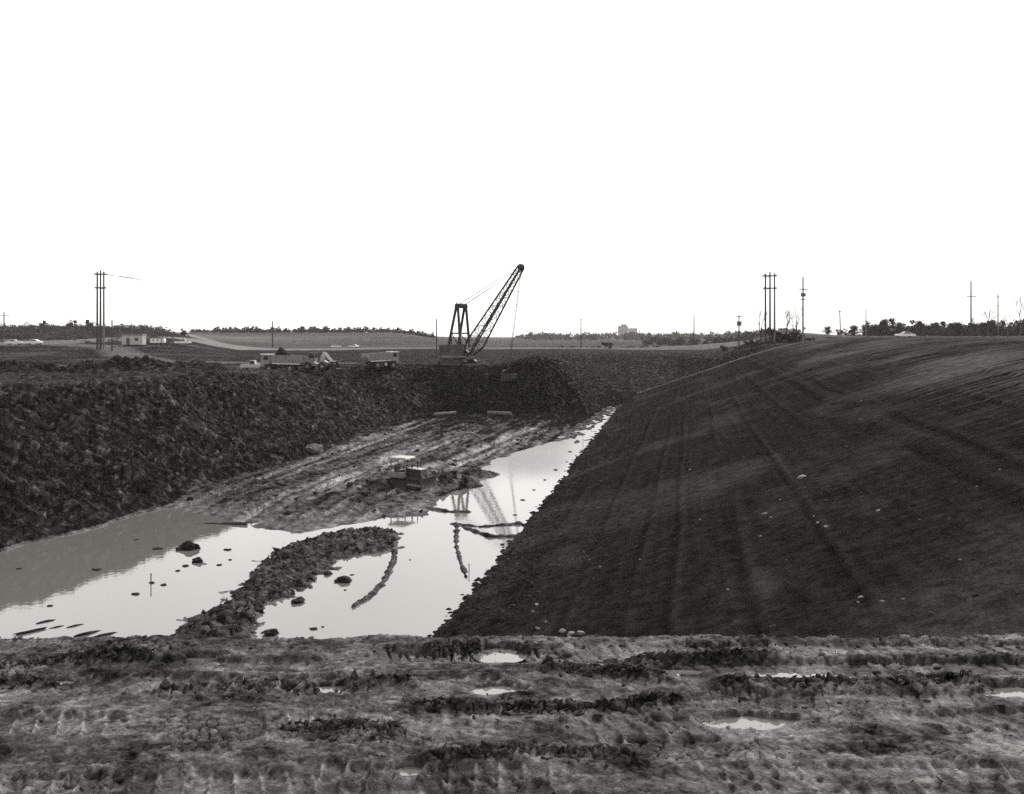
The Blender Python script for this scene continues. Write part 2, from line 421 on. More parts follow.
    alb = 0.026 + 0.022 * n1 + 0.016 * fbm(x * 0.12, y * 0.12, 2, 14) + 0.034 * np.clip(streak, -0.5, 1)            # canal floor mud, pale streaks painted as wet glare
    wet = 0.30 + 0.5 * np.clip(streak + 0.3 * n1, -0.6, 0.8)
    smooth_mud = sstep(6, 1, sdw) * sstep(-45, -30, x) * sstep(0, -18, x) * (y < 130)
    alb = alb + 0.045 * smooth_mud + 0.03 * rut * (sdw > 0)  # rut term lightens the colour to imitate wet glare
    wet = np.clip(wet + 0.3 * rut + 0.15 * smooth_mud, 0, 1)
    alb = alb - 0.022 * sstep(135, 175, y) - 0.012 * sstep(0, 10, x); wet = wet - 0.35 * sstep(140, 190, y)
    lum = np.clip(shf * 1.6 * sstep(-0.15, 0.3, n1 + 0.5 * streak) + cl1, 0, 1) * 0.022 + 0.02 * np.exp(-((x + 6) ** 2 + (y - 101) ** 2) / 20)
    alb = alb - lum * (sdw > -0.5)
    isl = sstep(-0.6, 0.2, sds) + (sdw < -0.3) * (fl > 0.06) * 0.8
    isl = np.clip(isl, 0, 1)
    alb = alb * (1 - isl) + isl * (0.030 + 0.012 * n2); wet = wet * (1 - isl) + isl * 0.35
    onr = (zs > fl - 0.05)
    pale = sstep(9.5, 13.5, zs + 1.4 * strk + 1.0 * wav) * sstep(-0.35, 0.35, strk + 0.6 * wav)
    asl = 0.0155 + (0.0015 + 0.006 * sstep(6, 12, zs)) * strk + 0.005 * strk2 + 0.005 * fbm(U * 2.2, y * 0.05, 2, 72) + 0.004 * fbm(U * 0.25, y * 2.4, 2, 73) + 0.004 * n2 + 0.003 * fbm(x * 3.1, y * 3.1, 2, 67) + 0.046 * pale + 0.016 * sstep(0.05, 0.5, wav) + 0.012 * sstep(0.1, 0.5, fbm(x * 0.16, y * 0.10, 3, 74)) - 0.006 * grv + 0.010 * rough_toe * (n1 > 0.1)
    asl = asl + 0.10 * sstep(246.0, 248.0, y - 0.0 * U) * sstep(252.0, 250.0, y) * sstep(40, 30, U)
    alb = np.where(onr, asl, alb); wet = np.where(onr, -0.3, wet)
    onb = (sdb > -1.0) & (zb > np.maximum(fl, zs) - 0.05)
    abk = 0.0095 + 0.022 * sstep(0.10, 0.45, slab) * (1 - 0.6 * back) + 0.070 * sstep(0.16, 0.5, glint) * (1 - 0.6 * back) * (0.4 + 0.6 * sstep(-.2, .3, slab)) + 0.010 * np.clip(diag + 0.4 * big, -0.7, 1) * (1 - 0.4 * back) + 0.012 * np.clip(sh1 - 0.15, -0.4, 0.6) + 0.014 * np.clip(sh2 - .2, -.4, .6) - 0.004 * back + 0.05 * sstep(0.25, 0.6, diag) * sstep(0.0, 0.4, big) * (1 - back)  # pale glints, dark crevices and back-wall shade are painted into this colour
    afd = 0.019 + 0.012 * fbm(x * 0.03, y * 0.05, 3, 46) + 0.01 * n1
    dl, _, _ = poly_dist(x, y, TRACK, False)
    afd = afd + 0.07 * sstep(7, 3, dl + 2 * n1)
    afd = afd + 0.035 * sstep(-0.1, 0.5, fbm(x * 0.05, y * 0.09, 2, 47)) * sstep(-0.2, -0.3, x / np.maximum(y, 1))
    farf = 0.060 + 0.035 * fbm(x * 0.006, y * 0.010, 4, 48) + 0.03 * fbm(x * 0.03, y * 0.05, 3, 49)
    farf = farf + 0.06 * np.exp(-(((x + 190) / 90) ** 2 + ((y - 690) / 60) ** 2)) + 0.15 * np.exp(-((x + 0.30 * y + 10 + 0.22 * (y - 600)) / 9) ** 2) * sstep(520, 580, y) * sstep(840, 760, y)
    kf = sstep(455, 480, y)
    afd = afd * (1 - kf) + farf * kf
    right = sstep(0.24, 0.3, x / np.maximum(y, 1)) * sstep(251, 262, y)
    afd = afd * (1 - right) + right * (0.075 + 0.03 * fbm(x * 0.05, y * 0.08, 3, 52))
    hb = sstep(17, 22, sdb) * (1 - rim) ; hb = np.maximum(hb, sstep(262, 275, y))
    shelf = lw * sstep(13, 18, sdb) * (1 - np.clip(1.6 * ridge_, 0, 1)) * sstep(50, 40, sdb)
    abk = abk + shelf * (0.020 + 0.012 * n1)
    hb = hb * (1 - lw * np.clip(ridge_ * 1.5, 0, 1))
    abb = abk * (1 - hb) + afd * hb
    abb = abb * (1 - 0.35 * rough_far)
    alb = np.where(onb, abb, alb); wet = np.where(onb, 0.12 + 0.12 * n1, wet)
    abe = 0.060 + 0.050 * fbm(x * 0.4, y * 0.9, 3, 98) + 0.05 * np.clip(sb1 - .15, -.4, .5) + 0.045 * np.clip(fbm(x * 6, y * 9, 3, 111), -.3, .6) + 0.045 * fbm(x * 2.5, y * 4, 3, 99) - 0.022 * np.minimum(cm, 1) - 0.035 * np.clip(brm, 0, 1) + 0.05 * 1.6 * lugm * sstep(-.3, .3, perlin(x * 1.2, y * 2, 100))  # painted light on lug ridges, painted shade in cracks between plates
    abe = abe - 0.008 * sstep(11.6, 13.0, y) - 0.01 * sstep(11, 12, y)
    wbe = 0.42 + 0.30 * fbm(x * 0.7, y * 1.3, 3, 101) + 0.25 * pud - 0.3 * brm + 0.12 * tr + 0.25 * sstep(0.1, 0.45, fbm(x * 1.6, y * 3.2, 3, 106))
    alb = np.where(nb, abe, alb); wet = np.where(nb, wbe, wet)
    tex = np.where(onr & ~onb, 0.62, 1.0); tex = np.where(onb & (face > 0.5), 1.25, tex); tex = np.where(nb, 1.25, tex)
    return z, np.clip(alb, 0.010, 0.4), np.clip(wet, -0.5, 1), tex


def hgt(x, y):
    return float(terrain(np.array([x]), np.array([y]))[0][0])


def pick(px, py):
    """the first ground point that the sight line through a pixel of the photograph meets"""
    d = 8.0 * np.exp(np.linspace(0, math.log(700 / 8.0), 2600))
    x = (px - 512) / F * d; zr = CAMZ - (py - HY) / F * d
    z = terrain(x, d)[0]
    k = int(np.argmax(z >= zr))
    return float(x[k]), float(d[k]), float(z[k])


# ------------------------------------------------------------------ mesh helpers
def setp(o, label=None, cat=None, group=None, kind=None):
    if label: o['label'] = label
    if cat: o['category'] = cat
    if group: o['group'] = group
    if kind: o['kind'] = kind
    return o


def thing(name, label, cat, loc=(0, 0, 0), rz=0.0, group=None):
    o = bpy.data.objects.new(name, None)
    o.empty_display_size = 0.3
    COL.objects.link(o)
    o.location = loc; o.rotation_euler = (0, 0, rz)
    return setp(o, label, cat, group)


def copy_tree(o, parent=None):
    c = o.copy(); COL.objects.link(c); c.parent = parent
    for ch in list(o.children):
        copy_tree(ch, c)
    return c


class MB:
    def __init__(s):
        s.v = []; s.f = []

    def add(s, vs, fs):
        b = len(s.v); s.v.extend([tuple(q) for q in vs]); s.f.extend([tuple(i + b for i in q) for q in fs]); return s

    def box(s, c, size, rot=None, taper=1.0):
        hx, hy, hz = size[0] / 2, size[1] / 2, size[2] / 2
        P = []
        for z, t in ((-hz, 1.0), (hz, taper)):
            for (x, y) in ((-hx, -hy), (hx, -hy), (hx, hy), (-hx, hy)):
                q = Vector((x * t, y * t, z))
                if rot is not None: q = rot @ q
                P.append((c[0] + q.x, c[1] + q.y, c[2] + q.z))
        return s.add(P, [(0, 3, 2, 1), (4, 5, 6, 7), (0, 1, 5, 4), (1, 2, 6, 5), (2, 3, 7, 6), (3, 0, 4, 7)])

    def tube(s, p, q, r, n=6, r2=None):
        p = Vector(p); q = Vector(q); r2 = r if r2 is None else r2
        w = (q - p); L = w.length
        if L < 1e-6: return s
        w.normalize()
        a = w.orthogonal().normalized(); b = w.cross(a)
        P = []
        for c, rr in ((p, r), (q, r2)):
            for i in range(n):
                t = 2 * math.pi * i / n
                P.append(c + a * (rr * math.cos(t)) + b * (rr * math.sin(t)))
        fs = [(i, (i + 1) % n, n + (i + 1) % n, n + i) for i in range(n)]
        fs += [tuple(reversed(range(n))), tuple(range(n, 2 * n))]
        return s.add(P, fs)

    def prism(s, prof, y0, y1, axis='y'):
        """a profile in x,z swept along y"""
        n = len(prof)
        P = [(x, y0, z) for x, z in prof] + [(x, y1, z) for x, z in prof]
        fs = [(i, (i + 1) % n, n + (i + 1) % n, n + i) for i in range(n)]
        fs += [tuple(reversed(range(n))), tuple(range(n, 2 * n))]
        return s.add(P, fs)

    def wheel(s, c, r, w, n=20, hub=0.45):
        """a tyre with rounded shoulders, axle along y"""
        prof = [(-w / 2, r * hub), (-w / 2, r * 0.9), (-w * 0.36, r), (w * 0.36, r), (w / 2, r * 0.9), (w / 2, r * hub)]
        P = []; k = len(prof)
        for i in range(n):
            t = 2 * math.pi * i / n
            for (yy, rr) in prof:
                P.append((c[0] + rr * math.cos(t), c[1] + yy, c[2] + rr * math.sin(t)))
        fs = []
        for i in range(n):
            j = (i + 1) % n
            for m in range(k - 1):
                fs.append((i * k + m, i * k + m + 1, j * k + m + 1, j * k + m))
        return s.add(P, fs)

    def build(s, name, mat, parent=None, loc=None, smooth=False):
        me = bpy.data.meshes.new(name)
        me.from_pydata(s.v, [], s.f)
        me.validate()
        bm_ = bmesh.new(); bm_.from_mesh(me); bmesh.ops.recalc_face_normals(bm_, faces=bm_.faces); bm_.to_mesh(me); bm_.free()
        me.materials.append(mat)
        if smooth:
            me.polygons.foreach_set('use_smooth', [True] * len(me.polygons))
        o = bpy.data.objects.new(name, me)
        COL.objects.link(o)
        if parent is not None: o.parent = parent
        if loc is not None: o.location = loc
        return o


TINT = (1.03, 1.0, 0.965)


def mat(name, v, rough=0.6, metal=0.0, var=0.35, scale=3.0, dirt=0.0, bump=0.0):
    m = bpy.data.materials.new(name); m.use_nodes = True
    nt = m.node_tree; N, L = nt.nodes, nt.links
    b = N['Principled BSDF']
    tc = N.new('ShaderNodeTexCoord'); n = N.new('ShaderNodeTexNoise')
    n.inputs['Scale'].default_value = scale; n.inputs['Detail'].default_value = 6; n.inputs['Roughness'].default_value = 0.65
    L.new(tc.outputs['Object'], n.inputs['Vector'])
    mr = N.new('ShaderNodeMapRange')
    mr.inputs['From Min'].default_value = 0.3; mr.inputs['From Max'].default_value = 0.7
    mr.inputs['To Min'].default_value = v * (1 - var - dirt); mr.inputs['To Max'].default_value = v * (1 + var * 0.6)
    L.new(n.outputs[0], mr.inputs['Value'])
    sc = N.new('ShaderNodeVectorMath'); sc.operation = 'SCALE'; sc.inputs[0].default_value = TINT
    L.new(mr.outputs[0], sc.inputs['Scale']); L.new(sc.outputs[0], b.inputs['Base Color'])
    if rough >= 0.75: b.inputs['Specular IOR Level'].default_value = 0.12
    b.inputs['Roughness'].default_value = rough; b.inputs['Metallic'].default_value = metal
    if bump:
        bp = N.new('ShaderNodeBump'); bp.inputs['Strength'].default_value = 1.0; bp.inputs['Distance'].default_value = bump
        L.new(n.outputs[0], bp.inputs['Height']); L.new(bp.outputs[0], b.inputs['Normal'])
    return m


M = dict(
    paint=mat('faded_light_paint', 0.23, 0.5, 0, 0.3, 2.5, 0.15), white=mat('white_paint', 0.68, 0.4, 0, 0.12, 2), roof=mat('pale_roof_paint', 0.40, 0.45, 0, 0.15, 3),
    steel=mat('dark_steel', 0.03, 0.55, 0.3, 0.4, 4), grey=mat('grey_paint', 0.16, 0.5, 0, 0.35, 3, 0.1), rust=mat('worn_dark_paint', 0.05, 0.6, 0, 0.45, 3),
    rubber=mat('muddy_rubber', 0.035, 0.85, 0, 0.5, 5), rim=mat('dusty_rim', 0.22, 0.6, 0, 0.4, 4), glass=mat('dark_window_glass', 0.02, 0.08, 0, 0.1, 1),
    wood=mat('weathered_pole_wood', 0.055, 0.85, 0, 0.4, 6), palewood=mat('pale_pole_wood', 0.16, 0.85, 0, 0.3, 6), log=mat('pale_log', 0.16, 0.8, 0, 0.35, 5, 0, 0.03),
    mud=mat('dark_mud', 0.016, 0.8, 0, 0.6, 3, 0, 0.08), stone=mat('pale_stone', 0.24, 0.8, 0, 0.3, 6, 0, 0.03), boulder=mat('grey_boulder', 0.16, 0.85, 0, 0.4, 2, 0, 0.05),
    leaf=mat('dark_foliage', 0.045, 0.85, 0, 0.5, 0.6), leaf2=mat('dry_foliage', 0.085, 0.9, 0, 0.45, 0.6), bark=mat('bare_bark', 0.07, 0.9, 0, 0.4, 4), brush=mat('brush', 0.10, 0.9, 0, 0.5, 0.15),
    wall=mat('pale_wall', 0.40, 0.8, 0, 0.2, 0.8), dwall=mat('concrete_wall', 0.30, 0.8, 0, 0.15, 0.2), wire=mat('wire', 0.05, 0.5, 0.4, 0.2, 1), gravel=mat('road_gravel', 0.17, 0.9, 0, 0.25, 0.4),
    house=mat('weathered_house_paint', 0.06, 0.6, 0, 0.4, 2), lamp=mat('lamp_glass', 0.6, 0.15, 0, 0.1, 3), track=mat('track_steel', 0.028, 0.6, 0.2, 0.5, 6), porcelain=mat('insulator', 0.12, 0.3, 0, 0.2, 5))


def ground_material():
    m = bpy.data.materials.new('earth'); m.use_nodes = True
    nt = m.node_tree; N, L = nt.nodes, nt.links
    b = N['Principled BSDF']
    aa = N.new('ShaderNodeAttribute'); aa.attribute_name = 'alb'
    aw = N.new('ShaderNodeAttribute'); aw.attribute_name = 'wet'
    tc = N.new('ShaderNodeTexCoord')

    def noise(scale, detail, rough=0.6):
        n = N.new('ShaderNodeTexNoise'); n.inputs['Scale'].default_value = scale; n.inputs['Detail'].default_value = detail
        n.inputs['Roughness'].default_value = rough; L.new(tc.outputs['Object'], n.inputs['Vector']); return n

    def rng(src, a, c, d, e):
        r = N.new('ShaderNodeMapRange'); r.inputs['From Min'].default_value = a; r.inputs['From Max'].default_value = c
        r.inputs['To Min'].default_value = d; r.inputs['To Max'].default_value = e; L.new(src, r.inputs['Value']); return r

    def math_(op, x, y):
        k = N.new('ShaderNodeMath'); k.operation = op
        for i, q in enumerate((x, y)):
            if isinstance(q, float): k.inputs[i].default_value = q
            else: L.new(q, k.inputs[i])
        return k
    n1 = noise(1.3, 10, 0.7); n2 = noise(9.0, 6, 0.7)
    at_ = N.new('ShaderNodeAttribute'); at_.attribute_name = 'tex'
    va = math_('MULTIPLY', rng(n1.outputs[0], 0.34, 0.66, -0.75, 0.8).outputs[0], at_.outputs['Fac'])
    v = math_('MULTIPLY', aa.outputs['Fac'], math_('ADD', va.outputs[0], 1.0).outputs[0])
    vb = math_('MULTIPLY', rng(n2.outputs[0], 0.36, 0.64, -0.75, 0.8).outputs[0], at_.outputs['Fac'])
    v = math_('MULTIPLY', v.outputs[0], math_('ADD', vb.outputs[0], 1.0).outputs[0])
    v = math_('MAXIMUM', v.outputs[0], 0.004)
    sc = N.new('ShaderNodeVectorMath'); sc.operation = 'SCALE'; sc.inputs[0].default_value = TINT
    L.new(v.outputs[0], sc.inputs['Scale']); L.new(sc.outputs[0], b.inputs['Base Color'])
    wn_ = math_('ADD', aw.outputs['Fac'], rng(n1.outputs[0], 0.3, 0.7, -0.3, 0.3).outputs[0])
    r = rng(wn_.outputs[0], 0.1, 1.0, 0.95, 0.30)
    L.new(r.outputs[0], b.inputs['Roughness'])
    s = rng(wn_.outputs[0], 0.15, 1.1, 0.0, 0.55)
    L.new(s.outputs[0], b.inputs['Specular IOR Level'])
    bp = N.new('ShaderNodeBump'); bp.inputs['Strength'].default_value = 1.0; bp.inputs['Distance'].default_value = 0.16
    h = math_('ADD', n1.outputs[0], math_('MULTIPLY', n2.outputs[0], 0.25).outputs[0])
    L.new(h.outputs[0], bp.inputs['Height']); L.new(bp.outputs[0], b.inputs['Normal'])
    return m


# ------------------------------------------------------------------ ground
def seg(a, b, r):
    n = max(2, int(math.log(b / a) / r)); return list(a * np.exp(np.linspace(0, math.log(b / a), n, endpoint=False)))


rows = np.array([3.0, 3.6, 4.2, 5.0, 6.0, 7.0, 7.8] + seg(8.3, 15, .0022) + seg(15, 45, .0045) + seg(45, 262, .0022) + seg(262, 600, .0045) + seg(600, 6000, .04) + [6000.0])
colsA = np.concatenate([np.linspace(-2.2, -0.60, 22)[:-1], np.linspace(-0.60, 0.60, 1120), np.linspace(0.60, 2.2, 22)[1:]])
nr, nc = len(rows), len(colsA)
GXX = (rows[:, None] * colsA[None, :]); GYY = np.repeat(rows[:, None], nc, 1)
Z = np.empty((nr, nc)); A = np.empty((nr, nc)); W = np.empty((nr, nc)); T = np.empty((nr, nc))
for i in range(0, nr, 200):
    Z[i:i + 200], A[i:i + 200], W[i:i + 200], T[i:i + 200] = terrain(GXX[i:i + 200], GYY[i:i + 200])
me = bpy.data.meshes.new('ground')
nv = nr * nc
co = np.empty((nv, 3), np.float32); co[:, 0] = GXX.ravel(); co[:, 1] = GYY.ravel(); co[:, 2] = Z.ravel()
idx = np.arange(nv, dtype=np.int32).reshape(nr, nc)
q = np.stack([idx[:-1, :-1], idx[:-1, 1:], idx[1:, 1:], idx[1:, :-1]], -1).reshape(-1, 4)
me.vertices.add(nv); me.vertices.foreach_set('co', co.ravel())
me.loops.add(q.size); me.loops.foreach_set('vertex_index', q.ravel())
me.polygons.add(len(q)); me.polygons.foreach_set('loop_start', np.arange(0, q.size, 4, dtype=np.int32))
me.update(calc_edges=True)
me.polygons.foreach_set('use_smooth', np.ones(len(q), bool))
for nm, arr in (('alb', A), ('wet', W), ('tex', T)):
    at = me.attributes.new(nm, 'FLOAT', 'POINT'); at.data.foreach_set('value', arr.ravel().astype(np.float32))
me.materials.append(ground_material())
ground = bpy.data.objects.new('ground', me); COL.objects.link(ground)
setp(ground, kind='structure')
del GXX, GYY, co


# ------------------------------------------------------------------ water
def water_material():
    m = bpy.data.materials.new('muddy_water'); m.use_nodes = True
    nt = m.node_tree; N, L = nt.nodes, nt.links
    b = N['Principled BSDF']
    b.inputs['Base Color'].default_value = (0.15, 0.145, 0.137, 1)
    b.inputs['Roughness'].default_value = 0.02
    b.inputs['IOR'].default_value = 1.95
    tc = N.new('ShaderNodeTexCoord'); n = N.new('ShaderNodeTexNoise')
    sx_ = N.new('ShaderNodeSeparateXYZ'); L.new(tc.outputs['Object'], sx_.inputs[0])
    rf = N.new('ShaderNodeMapRange'); rf.inputs['From Min'].default_value = 95; rf.inputs['From Max'].default_value = 130
    rf.inputs['To Min'].default_value = 0.03; rf.inputs['To Max'].default_value = 0.30; L.new(sx_.outputs['Y'], rf.inputs['Value']); L.new(rf.outputs[0], b.inputs['Roughness'])
    n.inputs['Scale'].default_value = 2.2; n.inputs['Detail'].default_value = 3
    L.new(tc.outputs['Object'], n.inputs['Vector'])
    bp = N.new('ShaderNodeBump'); bp.inputs['Strength'].default_value = 0.6; bp.inputs['Distance'].default_value = 0.004
    L.new(n.outputs[0], bp.inputs['Height']); L.new(bp.outputs[0], b.inputs['Normal'])
    return m


MW = water_material()
w = MB().add([(-75, 38, 0), (40, 38, 0), (40, 232, 0), (-75, 232, 0)], [(0, 1, 2, 3)]).build('water', MW)
setp(w, kind='structure')
pb = []
for i, (X, Y, a, b) in enumerate(PUD):
    n = 20
    P = [(X + a * 1.25 * math.cos(t), Y + b * 1.3 * math.sin(t), 10.945) for t in [2 * math.pi * k / n for k in range(n)]]
    o = MB().add(P, [tuple(range(n))]).build('puddle', MW); setp(o, kind='structure')
for (X, Y, a, b, zz) in POOLS:
    P = [(X + a * 1.1 * math.cos(t), Y + b * 1.1 * math.sin(t), zz - 0.08) for t in [2 * math.pi * k / 24 for k in range(24)]]
    o = MB().add(P, [tuple(range(24))]).build('puddle', MW); setp(o, kind='structure')

# distant gravel road on a low bed
rp = [(-430, 318), (-300, 305), (-180, 300), (-128, 330), (-110, 420), (-60, 478), (60, 482), (190, 470)]
road = MB()


def ribbon(mb, pts, wd, lift):
    prev = None
    pp = []
    for i in range(len(pts) - 1):
        for k in range(14):
            t = k / 14; pp.append((pts[i][0] + (pts[i + 1][0] - pts[i][0]) * t, pts[i][1] + (pts[i + 1][1] - pts[i][1]) * t))
    pp.append(pts[-1])
    for _ in range(12):
        pp = [pp[0]] + [((pp[i - 1][0] + 2 * pp[i][0] + pp[i + 1][0]) / 4, (pp[i - 1][1] + 2 * pp[i][1] + pp[i + 1][1]) / 4) for i in range(1, len(pp) - 1)] + [pp[-1]]
    X = np.array([p[0] for p in pp]); Y = np.array([p[1] for p in pp])
    zz = field(X, Y) + lift
    zz = np.convolve(np.pad(zz, 4, 'edge'), np.ones(9) / 9, 'valid')
    P = []
    for i, (x, y) in enumerate(pp):
        a = pp[max(i - 1, 0)]; b = pp[min(i + 1, len(pp) - 1)]
        tx, ty = b[0] - a[0], b[1] - a[1]; L = math.hypot(tx, ty); nx, ny = -ty / L, tx / L
        for s, dz in ((-wd / 2 - 4, -2.2), (-wd / 2, 0), (wd / 2, 0), (wd / 2 + 4, -2.2)):
            P.append((x + nx * s, y + ny * s, zz[i] + dz))
    fs = []
    for i in range(len(pp) - 1):
        for k in range(3):
            fs.append((i * 4 + k, i * 4 + k + 1, i * 4 + 5 + k, i * 4 + 4 + k))
    mb.add(P, fs)


ribbon(road, rp, 7, 0.62)
ro = road.build('road', M['gravel']); setp(ro, kind='structure')


def road_z(x, y):
    return float(field(np.array([x]), np.array([y]))[0]) + 0.62


# ------------------------------------------------------------------ vegetation
def blob_dirs(n, rs):
    v = rs.normal(size=(n, 3)); return v / np.linalg.norm(v, axis=1)[:, None]


def leaf_cloud(centres, radii, n, size, rs, mb, flat=0.8):
    """leaf-sized quads spread through overlapping lumps"""
    k = rs.randint(0, len(centres), n)
    d = blob_dirs(n, rs); r = rs.rand(n) ** 0.45
    p = np.array(centres)[k] + d * (np.array(radii)[k] * r)[:, None] * np.array([1, 1, flat])
    a = blob_dirs(n, rs); b = np.cross(a, blob_dirs(n, rs)); b /= np.linalg.norm(b, axis=1)[:, None]
    s = size * (0.5 + rs.rand(n))[:, None]
    V = np.stack([p - a * s, p - b * s * 0.6, p + a * s, p + b * s * 0.6], 1).reshape(-1, 3)
    base = len(mb.v)
    mb.v.extend(map(tuple, V)); mb.f.extend([(base + 4 * i, base + 4 * i + 1, base + 4 * i + 2, base + 4 * i + 3) for i in range(n)])


def raw_build(mb, name, mt, parent=None):
    me = bpy.data.meshes.new(name); me.from_pydata(mb.v, [], mb.f); me.materials.append(mt)
    o = bpy.data.objects.new(name, me); COL.objects.link(o)
    if parent is not None: o.parent = parent
    return o


def leafy_tree(label, group, seed, h=8.0, wide=1.0, n=900, size=0.3, m='leaf', name='tree'):
    rs = np.random.RandomState(seed)
    t = thing(name, label, 'tree', group=group)
    tb = MB(); tb.tube((0, 0, -0.5), (0.1, 0, h * 0.3), h * 0.028, 7, h * 0.02).tube((0.1, 0, h * 0.3), (0, 0.1, h * 0.75), h * 0.02, 6, h * 0.006)
    cs, rd = [], []
    for i in range(18):
        an = rs.rand() * 6.28; rr = rs.rand() ** 0.6 * h * 0.30 * wide; zz = h * (0.14 + 0.72 * rs.rand())
        rr *= 1.15 - 0.75 * abs(zz / h - 0.5)
        c = (rr * math.cos(an), rr * math.sin(an), zz)
        cs.append(c); rd.append(h * (0.11 + 0.10 * rs.rand()) * (0.7 + 0.3 * wide))
        tb.tube((0.05, 0, h * 0.28), c, h * 0.010, 5, h * 0.003)
    raw_build(tb, 'trunk', M['bark'], t)
    cb = MB(); leaf_cloud(cs, rd, n, size, rs, cb)
    raw_build(cb, 'crown', M[m], t)
    return t


def bare_tree(label, group, seed, h=9.0, spread=0.55, depth=6, name='bare_tree', leaves=0):
    rs = random.Random(seed)
    t = thing(name, label, 'tree', group=group)
    tr, tw = MB(), MB(); tips = []

    def grow(p, d, L, r, k):
        q = p + d * L
        (tr if k <= 1 else tw).tube(p, q, r, 5 if k < 3 else 3, r * 0.68)
        if k >= depth or r < 0.006: tips.append(q); return
        for i in range(2 if rs.random() < 0.6 else 3):
            nd = (d + Vector((rs.uniform(-1, 1), rs.uniform(-1, 1), rs.uniform(-0.25, 0.7))) * spread).normalized()
            grow(q, nd, L * rs.uniform(0.62, 0.86), r * rs.uniform(0.5, 0.66), k + 1)
    grow(Vector((0, 0, -0.4)), Vector((rs.uniform(-.06, .06), rs.uniform(-.06, .06), 1)).normalized(), h * 0.30, h * 0.026, 0)
    raw_build(tr, 'trunk', M['bark'], t); raw_build(tw, 'crown', M['bark'], t)
    return t


def shrub(label, group, seed, h=2.2, wide=1.0, n=500, m='leaf'):
    rs = np.random.RandomState(seed)
    t = thing('shrub', label, 'shrub', group=group)
    cs = [(rs.uniform(-.4, .4) * h * wide, rs.uniform(-.4, .4) * h * wide, h * rs.uniform(.25, .8)) for _ in range(8)]
    cb = MB(); leaf_cloud(cs, [h * rs.uniform(.14, .26) for _ in cs], n, 0.13, rs, cb)
    sb = MB()
    for c in cs: sb.tube((c[0] * .2, c[1] * .2, -0.2), c, 0.03, 4, 0.012)
    raw_build(sb, 'stem', M['bark'], t); raw_build(cb, 'foliage', M[m], t)
    return t


def put(o, px, d, dz=0.0, sc=1.0, rz=None, sink=0.15):
    if o['category'] == 'tree' and not o.name.startswith(('bare', 'sap')): sink = 1.3 * sc
    x = (px - 512) / F * d
    o.location = (x, d, hgt(x, d) - sink + dz); o.scale = (sc, sc, sc)
    if rz is not None: o.rotation_euler = (0, 0, rz)
    return o


# trees on the rise behind the left field: one of each of three kinds, then copies
G1 = 'trees along the rise beyond the field'
LB1 = 'small round dark tree in the long treeline on the rise behind the dump trucks'
kinds = [leafy_tree(LB1, G1, s, 8, wd, 1100, 0.40) for s, wd in ((1, 1.2), (2, 1.5), (3, 1.0))]
rr = random.Random(5)
spots = []
px = 192
while px < 434:
    spots.append((px, rr.uniform(860, 980), rr.uniform(0.5, 0.95) * (1.0 if px > 215 else 0.7)))
    px += rr.uniform(2.2, 4.6)
for i, (px, d, s) in enumerate(spots):
    o = kinds[i] if i < 3 else copy_tree(kinds[i % 3])
    put(o, px, d, 0, s, rr.uniform(0, 6.28))
# trees at the right, behind the embankment crest
G2 = 'leafy trees behind the embankment crest'
LB2 = 'round leafy tree in the dense row behind the embankment crest at far right'
rk = [leafy_tree(LB2, G2, s, 8, wd, 1500, 0.26) for s, wd in ((11, 1.3), (12, 1.7), (13, 1.1))]
rspots = [(868 + 6.2 * i + rr.uniform(-2, 2), rr.uniform(445, 470), rr.uniform(.6, .85)) for i in range(32)] + [(827, 470, .5), (838, 480, .42), (846, 470, .45), (855, 455, .62), (868, 450, .62), (876, 440, .8), (886, 430, .95), (897, 445, .75), (908, 430, .7), (918, 425, .85), (928, 440, .8), (945, 430, .8), (953, 440, .75), (962, 425, .85), (980, 430, .8),
          (989, 425, .85), (1000, 430, .9), (1009, 420, .85), (1019, 430, .9), (1032, 425, .9), (1046, 430, .9), (1060, 425, 1), (974, 435, .8)]
for i, (px, d, s) in enumerate(rspots):
    o = rk[i] if i < 3 else copy_tree(rk[i % 3])
    put(o, px, d, 0, s * 1.45, rr.uniform(0, 6.28))
o = copy_tree(rk[1]); o['label'] = 'broadest and darkest round tree in the right hand row, standing out above its neighbours'; put(o, 934, 400, 0, 1.0, 1.0); o.scale = (1.25, 1.25, .92)
G3 = 'bare trees behind the embankment crest'
rk_ = 0
bt = bare_tree('bare branching tree above the leafy row, left of the far right pole', None, 21, 10, .6, 6)
put(bt, 988, 400, 0, 1.25, 0.3)
b2 = bare_tree('tall bare tree cut by the right edge of the photo', None, 22, 11, .5, 6); put(b2, 1020, 370, 0, 1.5, 1.0)
b3 = bare_tree('bare tree just left of the tree at the right edge, behind the leafy row', None, 23, 9, .6, 6); put(b3, 1008, 395, 0, 1.1, 2.0)
b4 = bare_tree('thin bare tree right of the tall single pole', None, 24, 9, .6, 6); put(b4, 979, 395, 0, 1.05, 2.6)
